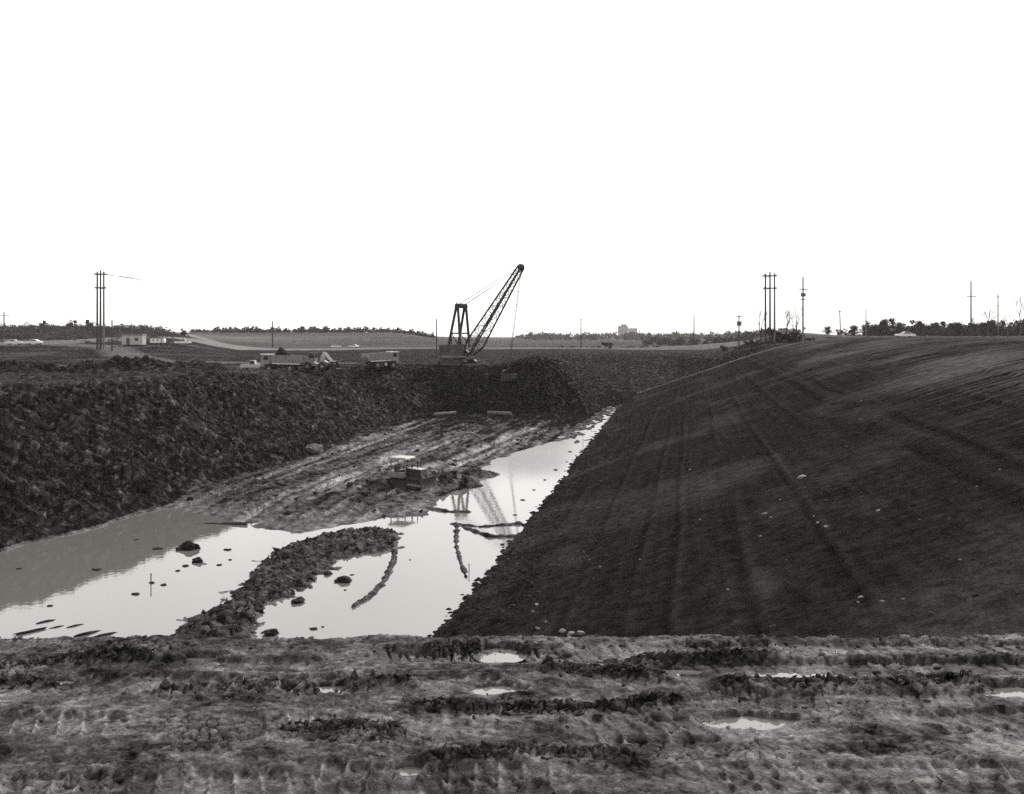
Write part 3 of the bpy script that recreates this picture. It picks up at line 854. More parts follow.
# saplings and shrubs round the right-hand pole group
b5 = bare_tree('slim bare sapling left of the three pole structure', None, 31, 10, .28, 6, 'sapling'); put(b5, 761, 302, 0, 1.15)
b6 = bare_tree('bare sapling between the three pole structure and the tall single pole', None, 32, 9, .4, 6, 'sapling'); put(b6, 786, 300, 0, 1.25, 1)
b7 = bare_tree('leaning bare tree touching the tall single pole', None, 33, 9, .45, 6, 'sapling'); put(b7, 797, 296, 0, 1.15, 2)
b8 = bare_tree('short bare sapling behind the transformer pole', None, 34, 7, .45, 6, 'sapling'); put(b8, 752, 320, 0, .9, 2)
sp = [(725, 330, 1.4, 'isolated dark shrub left of the transformer pole'), (748, 310, 1.5, 'loose shrub between the transformer pole and the three pole structure'),
      (755, 306, 1.1, 'low shrub just left of the three pole structure'), (775, 301, 2.6, 'tall dark shrub clinging to the rightmost pole of the three pole structure'),
      (785, 299, 1.9, 'dense shrub between the three pole structure and the tall single pole'), (790, 297, 2.2, 'tall dense shrub in the middle of the thicket left of the tall single pole'),
      (798, 295, 2.0, 'dark shrub at the foot of the tall single pole'), (812, 290, 0.9, 'low dark bush on the bare slope right of the tall single pole'), (607, 470, 2.2, 'round lone bush beyond the road near the grain silo')]
for i, (px, d, s, lb) in enumerate(sp):
    put(shrub(lb, None, 60 + i, 2.0, 1.1, 700, 'leaf'), px, d, 0, s, i)


# far woods at the centre horizon and the brushy hill at left read as masses
def mass(name, label, cat, n_, fn, size, m):
    rs = np.random.RandomState(77)
    mb = MB(); cs = []; rd = []
    for (x, y, h, w_) in fn(rs):
        z = float(field(np.array([x]), np.array([y]))[0])
        for k in range(3):
            cs.append((x + rs.uniform(-.5, .5) * w_, y + rs.uniform(-.5, .5) * w_, z + h * rs.uniform(0.15, 0.75))); rd.append(h * rs.uniform(.2, .34) + .1)
    leaf_cloud(cs, rd, n_, size, rs, mb)
    o = raw_build(mb, name, M[m]); setp(o, label, cat, None, 'stuff'); return o


def far_wood(rs):
    out = []
    for i in range(420):
        d = rs.uniform(1300, 2500); px = rs.uniform(515, 800); out.append(((px - 512) / F * d, d, rs.uniform(7, 16), 14))
    for i in range(60):
        d = rs.uniform(640, 760); px = rs.uniform(640, 775); out.append(((px - 512) / F * d, d, rs.uniform(3, 6), 6))
    return out


mass('far_woods', 'hazy low woods along the horizon around the pale silo block', 'woods', 26000, far_wood, 1.4, 'leaf2')


def hill_brush(rs):
    out = []
    for i in range(900):
        d = rs.uniform(318, 470); px = rs.uniform(-60, 165) + 12 * rs.normal(); out.append(((px - 512) / F * d, d, rs.uniform(0.5, 2.2) + (rs.rand() < .05) * 1.8, 3))
    return out


mass('hill_brush', 'tangled grey brush covering the low hill behind the left three pole structure', 'brush', 42000, hill_brush, 0.20, 'brush')


def road_weeds(rs):
    out = []
    for i in range(70):
        px = rs.choice([rs.uniform(620, 660), rs.uniform(700, 760), rs.uniform(560, 600)]); d = rs.uniform(486, 500); out.append(((px - 512) / F * d, d, rs.uniform(.6, 2.0), 2))
    return out


mass('roadside_weeds', 'low dark weeds beyond the distant gravel road', 'weeds', 4000, road_weeds, 0.25, 'leaf')


def tread_grass(rs):
    out = []
    for i in range(160):
        px = rs.uniform(735, 812); d = rs.uniform(296, 312); out.append(((px - 512) / F * d, d, rs.uniform(.5, 1.4), 2))
    return out


mass('thicket_undergrowth', 'dark undergrowth at the feet of the right three pole structure', 'undergrowth', 7000, tread_grass, 0.14, 'leaf')
HT = 'trees on the brushy hill at left'
for i, (px, d, s, lb) in enumerate([(42, 420, .55, 'small round tree on the brushy hill left of the three pole structure'), (72, 430, .6, 'small broad tree on the brushy hill just left of the three pole structure'),
                                    (183, 520, .55, 'lone tree at the left end of the long treeline'), (90, 410, .6, 'tree right behind the left three pole structure')]):
    o = copy_tree(kinds[i % 3]); o['label'] = lb; o['group'] = HT; put(o, px, d, 0, s, i)


def right_under(rs):
    out = []
    for i in range(260):
        px = rs.uniform(862, 1090); d = rs.uniform(405, 475); out.append(((px - 512) / F * d, d, rs.uniform(1.5, 4.0), 3))
    return out


def rise_under(rs):
    out = []
    for i in range(220):
        px = rs.uniform(188, 434); d = rs.uniform(850, 960); out.append(((px - 512) / F * d, d, rs.uniform(1.5, 4.0), 5))
    return out


mass('crest_undergrowth', 'dark scrub filling the gaps between the trees of the right hand row', 'scrub', 16000, right_under, 0.3, 'leaf')
mass('rise_undergrowth', 'dark scrub under the treeline on the rise beyond the field', 'scrub', 9000, rise_under, 0.5, 'leaf')


# ------------------------------------------------------------------ poles and wires
def pole(mb, x, y, z0, z1, r, r2=None):
    mb.tube((x, y, z0), (x, y, z1), r, 8, r2 or r * 0.65)


def insulator(parent, x, y, z, s=1.0):
    b = MB()
    for k in range(3): b.tube((x, y, z + .09 * k * s), (x, y, z + (.09 * k + .05) * s), .09 * s, 8, .05 * s)
    return b.build('insulator', M['porcelain'], parent)


def three_pole(label, px, d, h, sp, rz, seed, wds=('wood', 'wood', 'palewood')):
    x = (px - 512) / F * d
    t = thing('three_pole_structure', label, 'power pole', (x, d, hgt(x, d)), rz)
    for i in (-1, 0, 1):
        b = MB(); pole(b, i * sp, 0, -0.6, h + (0.25 if i else 0.6) * (1 + 0.2 * i), 0.33, 0.24); b.build('pole', M[wds[i + 1]], t)
    for zz, wd, kk in ((h - 0.5, sp * 2 + 1.6, .22), (h * 0.80, sp * 2 + 1.3, .22)):
        b = MB(); b.box((0, -0.48, zz), (wd, 0.16, kk * 1.6)); b.box((0, 0.48, zz), (wd, 0.16, kk * 1.6)); cb = b.build('crossarm', M['wood'], t)
        for i in (-1, 0, 1): insulator(cb, i * (sp + .4), -0.24, zz + .14, 1.4)
    return t, x, d


tl, tlx, tly = three_pole('tall three pole power structure standing by the left field road', 100.5, 290, 22.3, 0.92, 0.05, 1)
trr, trx, try_ = three_pole('tall three pole power structure rising from the thicket on the right', 770, 300, 21.0, 1.35, -0.05, 2)


def utility_pole(label, px, d, top_py, arms=(), r=0.16, m='wood', trans=0, lean=0.0, base=None):
    x = (px - 512) / F * d
    zb = hgt(x, d) if base is None else base
    zt = CAMZ - (top_py - HY) / F * d
    h = zt - zb
    t = thing('utility_pole', label, 'utility pole', (x, d, zb))
    t.rotation_euler = (0, lean, 0)
    b = MB(); pole(b, 0, 0, -0.5, h, r * 1.4, r * 1.05); b.build('pole', M[m], t)
    for (fz, wd) in arms:
        b = MB(); b.box((0, -r * 1.7 - .05, h * fz), (wd, .16, .24)); cb = b.build('crossarm', M['wood'], t)
        for s in (-.45, -.2, .2, .45): insulator(cb, s * wd, -r - .05, h * fz + .07, .9)
    for k in range(trans):
        an = (k - .5) * 2.0
        b = MB(); b.tube((an * .45, -.25, h * .70), (an * .45, -.25, h * .70 + 1.0), .3, 12).tube((an * .45, -.25, h * .70 + 1.0), (an * .45, -.25, h * .70 + 1.12), .3, 12, .12)
        b.box((an * .2, -.15, h * .70 + .5), (.5, .1, .1)); b.build('transformer', M['grey'], t)
    return t, h


utility_pole('tall single pole with two crossarms and a transformer beside the right thicket', 803, 292, 277, ((.81, 2.4), (.66, 2.0)), .2, 'palewood', 2)
utility_pole('short pole with clustered transformers left of the right three pole structure', 739, 318, 315, ((.95, 2.2), (.80, 1.8), (.68, 1.6)), .17, 'wood', 2)
utility_pole('plain pole by the distant road just left of the lone bush', 581, 480, 319, ((.97, 1.6),), .22)
utility_pole('plain dark pole at the distant road right of the grain silo', 694, 480, 315, (), .22)
utility_pole('plain dark pole rising behind the loaded dump truck', 272.5, 440, 321, (), .22)
utility_pole('thin plain pole directly left of the dragline', 436.5, 300, 319, (), .15)
utility_pole('short dark pole right of the left three pole structure', 112, 285, 320, (), .18)
utility_pole('slightly leaning pole behind the embankment crest with no arms near its base', 840.5, 420, 310, ((.93, 1.6),), .2, 'palewood', 0, -0.03)
utility_pole('slim pole with a low crossarm behind the embankment crest left of the pale car', 866, 400, 309, ((.55, 2.4),), .18, 'palewood')
utility_pole('tallest pole at far right above the leafy row, one high crossarm', 971, 360, 281, ((.72, 3.6),), .22, 'wood')
utility_pole('far right pole with two short crossarms behind the bare trees', 998, 420, 294, ((.93, 2.0), (.72, 4.0)), .2, 'palewood')
utility_pole('pole with a wide crossarm at the left edge of the photo on the brushy hill', 4, 430, 312, ((.78, 5.0),), .22, 'wood')


def wire(label, p, q, sag, r=0.075):
    b = MB(); n = 40; pv = None
    for i in range(n + 1):
        t = i / n; v = Vector(p).lerp(Vector(q), t); v.z -= sag * 4 * t * (1 - t)
        if pv is not None: b.tube(pv, v, r, 4)
        pv = v
    o = b.build('power_line', M['wire']); setp(o, label, 'power line', 'wires strung between the two three pole structures'); return o


zl = tl.location.z; zr_ = trr.location.z
for k, (dl_, s) in enumerate(((-1.2, 'front'), (0, 'middle'), (1.2, 'back'))):
    wire('thin power line sagging across the white sky between the two three pole structures', (tlx + dl_, tly, zl + 21.9), (trx + dl_ * 1.4, try_, zr_ + 20.6), 5.2 + 2.0 * k)
wire('lower thin power line hung between the second crossarms of the three pole structures', (tlx, tly, zl + 17.6), (trx, try_, zr_ + 16.6), 5.5)


# ------------------------------------------------------------------ machines
def wheel_part(t, c, r, w, name='wheel', n=22, rim='rim'):
    b = MB(); b.wheel((0, 0, 0), r, w, n)
    o = b.build(name, M['rubber'], t, c)
    k = MB(); k.tube((0, -w * .42, 0), (0, w * .42, 0), r * .5, 16)
    k.tube((0, -w * .5, 0), (0, w * .5, 0), r * .18, 10)
    k.build('rim', M[rim], o)
    return o


def dump_truck(label, loc, rz, group=None):
    t = thing('dump_truck', label, 'dump truck', loc, rz, group)
    # chassis, +x forward
    b = MB(); b.box((0.1, 0.55, 1.05), (6.6, .16, .36)).box((0.1, -0.55, 1.05), (6.6, .16, .36)).box((-2.0, 0, .85), (.25, 2.0, .25)).box((2.0, 0, .85), (.2, 2.0, .2))
    b.box((0.2, 0, 1.0), (1.2, 1.0, .5)); b.build('chassis', M['steel'], t)
    # cab: boxy, flat roof
    cb = MB(); cb.prism([(1.95, .95), (3.35, .95), (3.45, 1.6), (3.38, 2.0), (3.2, 2.95), (1.9, 2.95), (1.9, 1.2)], -1.15, 1.15)
    cab = cb.build('cab', M['paint'], t)
    MB().box((2.6, 0, 3.02), (1.75, 2.5, .13)).build('cab_roof', M['white'], t)
    MB().box((2.55, -1.155, 2.45), (.85, .03, .62)).build('window', M['glass'], cab)
    MB().box((2.55, 1.155, 2.45), (.85, .03, .62)).build('window', M['glass'], cab)
    MB().box((3.305, 0, 2.42), (.03, 2.0, .66), Matrix.Rotation(R(-10.5), 3, 'Y')).build('windscreen', M['glass'], cab)
    MB().box((1.885, 0, 2.5), (.03, 1.5, .5)).build('window', M['glass'], cab)
    gb = MB()
    for k in range(7): gb.box((3.45, 0, 1.1 + .1 * k), (.06, 1.3, .05))
    gb.build('grille', M['steel'], t)
    MB().box((3.55, 0, .85), (.22, 2.5, .34)).build('bumper', M['grey'], t)
    for s in (-.9, .9): MB().tube((3.40, s, 1.3), (3.50, s, 1.3), .14, 12).build('headlight', M['lamp'], t)
    for s in (-1, 1):
        MB().prism([(1.15, 1.25), (1.4, 1.45), (2.5, 1.45), (2.8, 1.2), (2.8, 1.12), (2.45, 1.36), (1.45, 1.36), (1.2, 1.17)], s * 1.32 - .2, s * 1.32 + .2).build('fender', M['rust'], t)
    # dump bed: tapered hopper with side ribs and sloping tail
    B = MB()
    prof = [(-3.75, 2.15), (-3.45, 1.55), (-2.7, 1.35), (1.45, 1.5), (1.75, 1.8), (1.75, 2.85), (-3.5, 2.72)]
    B.prism(prof, -1.36, -1.28); B.prism(prof, 1.28, 1.36)
    B.add([(-3.75, -1.3, 2.15), (-3.75, 1.3, 2.15), (-3.45, 1.3, 1.55), (-3.45, -1.3, 1.55), (-2.7, -1.3, 1.35), (-2.7, 1.3, 1.35), (1.45, 1.3, 1.5), (1.45, -1.3, 1.5)],
          [(0, 1, 2, 3), (3, 2, 5, 4), (4, 5, 6, 7)])
    B.box((1.74, 0, 2.3), (.09, 2.64, 1.2)); B.box((-0.85, 1.34, 2.78), (5.2, .16, .14), Matrix.Rotation(R(-1.4), 3, 'Y')); B.box((-0.85, -1.34, 2.78), (5.2, .16, .14), Matrix.Rotation(R(-1.4), 3, 'Y'))
    bed = B.build('bed', M['paint'], t)
    for s in (-1, 1):
        k = MB()
        for i in range(9): k.box((-3.05 + .57 * i, s * 1.42, 2.12), (.11, .13, 1.22))
        k.build('side_ribs', M['paint'], bed)
        MB().box((-0.9, s * 1.40, 1.48), (4.6, .14, .12), Matrix.Rotation(R(-1.8), 3, 'Y')).build('bottom_rail', M['white'], bed)
    for s in (-1, 1):
        wheel_part(t, (2.0, s * 1.15, .68), .68, .5)
        wheel_part(t, (-1.55, s * 1.1, .72), .72, .75)
    MB().tube((.5, -1.1, .85), (.5, -.65, .85), .3, 14).build('fuel_tank', M['roof'], t)
    MB().tube((1.83, .9, 1.4), (1.83, .9, 3.2), .07, 8).build('exhaust_stack', M['steel'], t)
    return t


def yaw_face_left(a=0): return R(180 + a)


def place(px, d): 
    x = (px - 512) / F * d
    return (x, d, hgt(x, d))


def flat_z(px, d, ln=3.0):
    x = (px - 512) / F * d
    xs = np.array([x - ln, x, x + ln, x, x]); ys = np.array([d, d, d, d - 1.2, d + 1.2])
    return (x, d, float(np.mean(terrain(xs, ys)[0])) - .03)


lt = flat_z(283, 166, 2.5); lt = (lt[0], lt[1], 8.95)
truck1 = dump_truck('boxy pale dump truck facing left with earth heaped above its bed', lt, yaw_face_left(-4))
lb = MB()
rs_ = np.random.RandomState(4)
n = 26; m_ = 14; P = []
for i in range(n):
    for j in range(m_):
        u = i / (n - 1) * 2 - 1; v = j / (m_ - 1) * 2 - 1
        x = u * 2.3 - .7; y = v * 1.24
        hh = 1.55 * math.exp(-((x - .5) / .85) ** 2) + .75 * math.exp(-((x + .8) / .9) ** 2)
        z = 2.52 + hh * max(0, 1 - abs(v) ** 2.2) * max(0, 1 - abs(u) ** 5) + .12 * rs_.rand()
        P.append((x, y, z))
fs = [(i * m_ + j, (i + 1) * m_ + j, (i + 1) * m_ + j + 1, i * m_ + j + 1) for i in range(n - 1) for j in range(m_ - 1)]
# close the heap underneath so that it is solid
base0 = len(P)
ring = [i * m_ for i in range(n)] + [(n - 1) * m_ + j for j in range(1, m_)] + [i * m_ + m_ - 1 for i in range(n - 2, -1, -1)] + [j for j in range(m_ - 2, 0, -1)]
for k in ring: P.append((P[k][0], P[k][1] * .9, 1.75))
L_ = len(ring)
fs += [(ring[k], ring[(k + 1) % L_], base0 + (k + 1) % L_, base0 + k) for k in range(L_)] + [tuple(range(base0, base0 + L_))]
ld = lb.add(P, fs).build('earth_load', M['mud']); ld.location = lt; ld.rotation_euler = (0, 0, yaw_face_left(-4))
setp(ld, 'dark heap of earth filling the bed of the dump truck that faces left', 'earth heap')
t3 = flat_z(381, 187, 2.5)
truck3 = copy_tree(truck1); truck3.location = (t3[0], t3[1], 8.85); truck3.rotation_euler = (0, 0, R(38)); truck3.scale = (.95, .95, 1.05)
truck3['label'] = 'empty dump truck facing right with a dark shadowed bed, left of the dragline'


# wheel loader between the two trucks
def loader(label, loc, rz):
    t = thing('wheel_loader', label, 'loader', loc, rz)
    MB().prism([(-2.4, .8), (-2.5, 1.7), (-.6, 1.85), (-.3, 1.2), (.5, 1.1), (.5, .75)], -.75, .75).build('body', M['paint'], t)
    MB().prism([(.35, .8), (1.6, .8), (1.75, 1.35), (1.2, 1.7), (.35, 1.6)], -.55, .55).build('front_frame', M['paint'], t)
    c = MB(); c.box((-.35, -.62, 2.3), (.09, .09, 1.3)).box((-.35, .62, 2.3), (.09, .09, 1.3)).box((-1.5, -.62, 2.3), (.09, .09, 1.3)).box((-1.5, .62, 2.3), (.09, .09, 1.3)).box((-.92, 0, 1.95), (1.3, 1.35, .25))
    c.build('cab', M['paint'], t)
    for s in (-.6, .6): MB().box((-.92, s, 2.42), (1.05, .03, .72)).build('window', M['glass'], t)
    MB().box((-.37, 0, 2.42), (.03, 1.1, .72)).build('windscreen', M['glass'], t)
    MB().box((-.92, 0, 3.0), (1.45, 1.55, .1)).build('roof', M['rust'], t)
    for s in (-1, 1):
        a = MB(); a.prism([(.6, 1.55), (.95, 1.75), (1.2, 3.1), (1.0, 3.15), (.6, 2.0)], s * .5 - .07, s * .5 + .07)
        a.prism([(1.0, 3.15), (1.2, 3.15), (2.9, 1.15), (2.7, 1.0)], s * .5 - .07, s * .5 + .07); a.build('lift_arm', M['roof'], t)
        wheel_part(t, (-1.5, s * 1.02, .72), .72, .5); wheel_part(t, (1.1, s * 1.02, .72), .72, .5)
    B = MB(); B.prism([(2.6, .35), (3.7, .25), (3.75, .32), (2.75, .5), (2.6, 1.0), (2.9, 1.55), (2.8, 1.62), (2.45, 1.05)], -1.25, 1.25)
    for s in (-1.25, 1.22): B.prism([(2.6, .35), (3.7, .25), (2.9, 1.6), (2.5, 1.05)], s, s + .03)
    B.build('bucket', M['steel'], t)
    for s in (-.5, .5): MB().tube((-2.5, s, 1.5), (-2.56, s, 1.5), .1, 10).build('headlight', M['lamp'], t)
    MB().tube((-1.8, .35, 1.75), (-1.8, .35, 2.7), .06, 8).build('exhaust_stack', M['steel'], t)
    return t


l3 = flat_z(318, 170, 2)
loader('pale wheel loader half hidden by a mud mound right of the loaded dump truck', (l3[0], l3[1], 9.15), R(-8))


# light vehicles
def car(label, loc, rz, m='white', group=None, pickup=False):
    t = thing('pickup_truck' if pickup else 'parked_car', label, 'pickup truck' if pickup else 'car', loc, rz, group)
    if pickup:
        body = [(-2.5, .45), (-2.5, 1.05), (-.35, 1.08), (-.2, 1.05), (.9, 1.08), (2.15, 1.02), (2.35, .85), (2.35, .45)]
        top = [(-.35, 1.07), (-.25, 1.75), (.5, 1.78), (1.0, 1.07)]
        win = [(-.2, 1.12), (-.15, 1.65), (.42, 1.67), (.78, 1.12)]
    else:
        body = [(-2.45, .40), (-2.5, .85), (-2.3, .98), (-1.3, 1.02), (1.0, 1.0), (2.2, .92), (2.45, .78), (2.42, .40)]
        top = [(-1.75, 1.0), (-1.05, 1.50), (.25, 1.54), (1.05, 1.0)]
        win = [(-1.45, 1.05), (-.95, 1.42), (.2, 1.45), (.8, 1.05)]
    w = .92
    MB().prism(body, -w, w).build('body', M[m], t)
    cab = MB().prism(top, -w * .84, w * .84).build('cabin', M[m], t)
    MB().prism(win, -w * .86, -w * .845).build('window', M['glass'], cab); MB().prism(win, w * .845, w * .86).build('window', M['glass'], cab)
    a, b = top[2], top[3]
    k = .06
    MB().add([(a[0] + k * .9, -.66, a[1] - .06), (a[0] + k * .9, .66, a[1] - .06), (b[0] - .02 + k, .72, b[1] + .06), (b[0] - .02 + k, -.72, b[1] + .06)], [(0, 1, 2, 3)]).build('windscreen', M['glass'], cab)
    MB().box((2.42, 0, .5), (.14, 1.8, .14)).build('bumper', M['rim'], t); MB().box((-2.5, 0, .5), (.14, 1.8, .14)).build('bumper', M['rim'], t)
    for s in (-.65, .65): MB().tube((2.36, s, .74), (2.46, s, .74), .1, 10).build('headlight', M['lamp'], t)
    for xx in (-1.5, 1.5):
        for s in (-1, 1): wheel_part(t, (xx, s * .80, .34), .34, .2, 'wheel', 16)
    return t


def road_loc(px, d):
    x = (px - 512) / F * d
    return (x, d, max(hgt(x, d), road_z(x, d)) + .02)


car1 = car('white car at the left end of the pair parked near the left edge', road_loc(14.5, 300), R(2))
c2 = copy_tree(car1); c2.location = road_loc(33, 300); c2.rotation_euler = (0, 0, R(178)); c2.scale = (1.05, 1.05, 1.1); c2['label'] = 'white car at the right end of the pair parked near the left edge'
c3 = copy_tree(car1); c3.location = road_loc(336, 480); c3.rotation_euler = (0, 0, R(14)); c3['label'] = 'pale car on the distant road directly above the wheel loader'
c4 = copy_tree(car1); c4.location = road_loc(353.5, 480); c4.rotation_euler = (0, 0, R(170)); c4['label'] = 'pale car on the distant road between the wheel loader and the empty dump truck'
def crest_loc(px, d):
    x = (px - 512) / F * d; return (x, d, hgt(x, d))
c5 = copy_tree(car1); c5.location = crest_loc(905, 262); c5.rotation_euler = (0, 0, R(184)); c5['label'] = 'pale car parked on the embankment crest in front of the right tree row'
c6 = car('white pickup truck on the left road right of the white box trailer', road_loc(183, 315), R(8), 'white', None, True)
pk = flat_z(254, 186, 2); p1 = car('pale pickup truck standing directly left of the loaded dump truck cab', (pk[0], pk[1], hgt(pk[0], pk[1])), R(182), 'roof', None, True)

# trailer and shed by the left road
tx = road_loc(158, 300)
t = thing('site_trailer', 'long white box trailer on the left road right of the grey shed', 'trailer', tx, R(1))
MB().prism([(-2.1, .7), (-2.1, 1.75), (-1.95, 1.95), (1.95, 1.95), (2.1, 1.75), (2.1, .7)], -.9, .9).build('body', M['white'], t)
for xx in (-.6, .6):
    for s in (-1, 1): wheel_part(t, (xx, s * .78, .4), .4, .2, 'wheel', 14)
MB().box((2.5, 0, .72), (.9, .1, .1)).build('drawbar', M['steel'], t)
for xx in (-1.1, .2): MB().box((xx, -.91, 1.45), (.55, .04, .4)).build('window', M['glass'], t)
MB().box((1.3, -.91, 1.3), (.6, .04, 1.05)).build('door', M['roof'], t)
sx = road_loc(134, 306)
t = thing('shed', 'low grey shed between the left three pole structure and the white trailer', 'shed', (sx[0], sx[1], sx[2] - .3), R(2))
MB().box((0, 0, 1.45), (6.2, 3.6, 2.9)).build('wall', M['wall'], t)
MB().prism([(-3.3, 2.88), (3.3, 2.88), (3.2, 3.1), (-3.2, 3.2)], -2.0, 2.0).build('roof', M['grey'], t)
MB().box((-1.2, -1.83, 1.0), (1.0, .05, 2.0)).build('door', M['rust'], t); MB().box((1.4, -1.83, 1.6), (1.1, .05, .8)).build('window', M['glass'], t)

# far grain silo block
gx = (628 - 512) / F * 2600
zg0 = float(field(np.array([gx]), np.array([2600.]))[0])
t = thing('grain_elevator', 'pale hazy tall building block on the horizon, taller at its left', 'building', (gx, 2600, zg0 - 2), 0); t.scale = (2, 2, 1.72)
bb = MB()
for i in range(6): bb.tube((-11.5 + 2.0 * i, 0, 0), (-11.5 + 2.0 * i, 0, 20), 1.6, 14)
bb.box((-6.5, .5, 10), (11.5, 4, 20)); bb.build('silo_cluster', M['dwall'], t)
MB().box((-5.5, 0, 21.2), (7, 3.4, 2.4)).build('headhouse', M['dwall'], t)
MB().box((6.2, 0, 8.3), (11, 7, 16.6)).build('annex', M['wall'], t)
wb = MB()
for k in range(4):
    for j in range(4): wb.box((2.4 + 2.6 * k, -3.53, 3.2 + 3.5 * j), (1.1, .08, 1.5))
wb.build('window', M['glass'], t)

# dark crawler on the crest at right
cx = crest_loc(842, 268)
t = thing('crawler_grader', 'low dark machine on the embankment crest with a pale cab at its left end', 'construction machine', cx, R(4))
MB().prism([(-1.9, .5), (-1.9, 1.1), (2.8, .85), (2.9, .5)], -.7, .7).build('body', M['steel'], t)
MB().prism([(-2.4, .8), (-2.5, 2.0), (-1.9, 2.1), (-1.5, .9)], -.6, .6).build('cab', M['white'], t)
for s in (-.8, .8): MB().prism([(-2.0, 0), (2.2, 0), (2.5, .3), (2.2, .62), (-2.0, .62), (-2.3, .3)], s - .2, s + .2).build('track', M['track'], t)
MB().box((3.1, 0, .5), (.12, 2.4, .9)).build('blade', M['steel'], t)


# ------------------------------------------------------------------ bulldozer in the canal
def bulldozer(label, loc, rz):
    t = thing('bulldozer', label, 'bulldozer', loc, rz)
    for s in (-1, 1):
        pr = []
        for k in range(9): a = R(90 + 180 * k / 8); pr.append((-1.35 + .48 * math.cos(a), .50 + .48 * math.sin(a)))
        for k in range(9): a = R(-90 + 180 * k / 8); pr.append((1.25 + .42 * math.cos(a), .46 + .42 * math.sin(a)))
        b = MB(); b.prism(pr, s * .95 - .26, s * .95 + .26)
        for k in range(len(pr)):
            p, q = pr[k], pr[(k + 1) % len(pr)]; L = math.hypot(q[0] - p[0], q[1] - p[1]); m = max(1, int(L / .19))
            for i in range(m):
                f = (i + .5) / m; ang = math.atan2(q[1] - p[1], q[0] - p[0])
                b.box((p[0] + (q[0] - p[0]) * f, s * .95, p[1] + (q[1] - p[1]) * f), (.05, .54, .10), Matrix.Rotation(-ang, 3, 'Y'))
        tk = b.build('track', M['track'], t)
        MB().tube((-1.35, s * 1.19, .5), (-1.35, s * 1.25, .5), .36, 18).build('sprocket', M['rust'], tk)
        MB().tube((1.25, s * 1.19, .46), (1.25, s * 1.25, .46), .33, 18).build('idler', M['rust'], tk)
        MB().box((0, s * 1.21, .42), (2.1, .06, .2)).build('track_frame', M['rust'], tk)
        MB().box((-.75, s * .95, 1.16), (1.75, .6, .10)).build('fender', M['grey'], t)
        MB().box((-.65, s * 1.02, 1.44), (1.55, .34, .42)).build('side_tank', M['paint'], t)
        MB().prism([(.6, .5), (2.2, .35), (2.3, .35), (2.3, .52), (.6, .68)], s * 1.32 - .06, s * 1.32 + .06).build('push_arm', M['paint'], t)
    MB().prism([(-1.5, .5), (-1.6, 1.1), (.2, 1.25), (1.75, 1.1), (1.75, .5)], -.62, .62).build('hull', M['rust'], t)
    MB().prism([(.1, 1.2), (.1, 1.98), (1.62, 1.86), (1.66, 1.1)], -.46, .46).build('hood_side', M['steel'], t)  # dark colour gives the hood sides a shaded look
    MB().prism([(.05, 1.985), (.1, 2.04), (1.66, 1.92), (1.66, 1.865)], -.52, .52).build('hood', M['roof'], t)  # pale colour imitates light falling on the hood top
    g = MB(); g.box((1.74, 0, 1.42), (.12, 1.1, 1.05)); g.build('radiator_guard', M['paint'], t)
    g = MB()
    for k in range(7): g.box((1.82, 0, 1.02 + .13 * k), (.04, .9, .05))
    g.build('grille', M['steel'], t)
    MB().tube((.95, .12, 1.9), (.95, .12, 2.62), .055, 10).tube((.95, .12, 2.62), (.87, .12, 2.72), .055, 10).build('exhaust_stack', M['steel'], t)
    MB().tube((.5, -.15, 1.95), (.5, -.15, 2.35), .08, 10).build('air_cleaner', M['steel'], t)
    c = MB()
    for xx in (-1.5, .05):
        for s in (-.72, .72): c.box((xx, s, 2.0), (.09, .09, 1.75))
    c.box((-.72, -.72, 2.2), (1.5, .05, .05)).box((-.72, .72, 2.2), (1.5, .05, .05)); c.build('canopy_frame', M['paint'], t)
    MB().prism([(-1.75, 2.82), (-1.7, 2.95), (-1.5, 3.02), (.1, 3.02), (.28, 2.95), (.3, 2.82)], -.95, .95).build('canopy_roof', M['roof'], t)
    MB().box((-.95, 0, 1.62), (.55, .9, .2)).box((-1.2, 0, 1.98), (.16, .9, .6)).build('seat', M['steel'], t)
    MB().box((-.05, 0, 1.75), (.15, .8, .7)).build('dashboard', M['rust'], t)
    for s in (-.25, .25): MB().tube((-.3, s, 1.3), (-.38, s, 2.05), .025, 6).build('lever', M['steel'], t)
    MB().box((-1.72, 0, 1.3), (.4, 1.1, .65)).build('fuel_tank', M['paint'], t)
    rp_ = MB(); rp_.box((-2.0, 0, .75), (.5, .7, .3)).tube((-2.15, 0, .8), (-2.3, 0, .2), .08, 8, .04); rp_.build('ripper', M['steel'], t)
    pr = [(2.3 + .22 * math.cos(a) * 1.0, .62 + .62 * math.sin(a)) for a in [R(250 - 140 * k / 10) for k in range(11)]]
    bl = MB(); inner = [(x + .08, z) for x, z in pr]
    bl.prism(pr + inner[::-1], -1.65, 1.65); bl.build('blade', M['rust'], t)
    for s in (-.42, .42): MB().tube((1.55, s, 1.55), (2.15, s, .9), .055, 8).build('blade_cylinder', M['rim'], t)
    for s in (-.6, .6): MB().tube((.3, s, 2.85), (.42, s, 2.85), .09, 10).build('headlight', M['lamp'], t)
    return t


dx, dy, dz = pick(407, 487)
dz_m = hgt(dx, dy + 1.0)
bulldozer('bulldozer with a pale flat canopy working in the mud beside the water', (dx, dy + 1.2, dz_m - .22), R(-22))


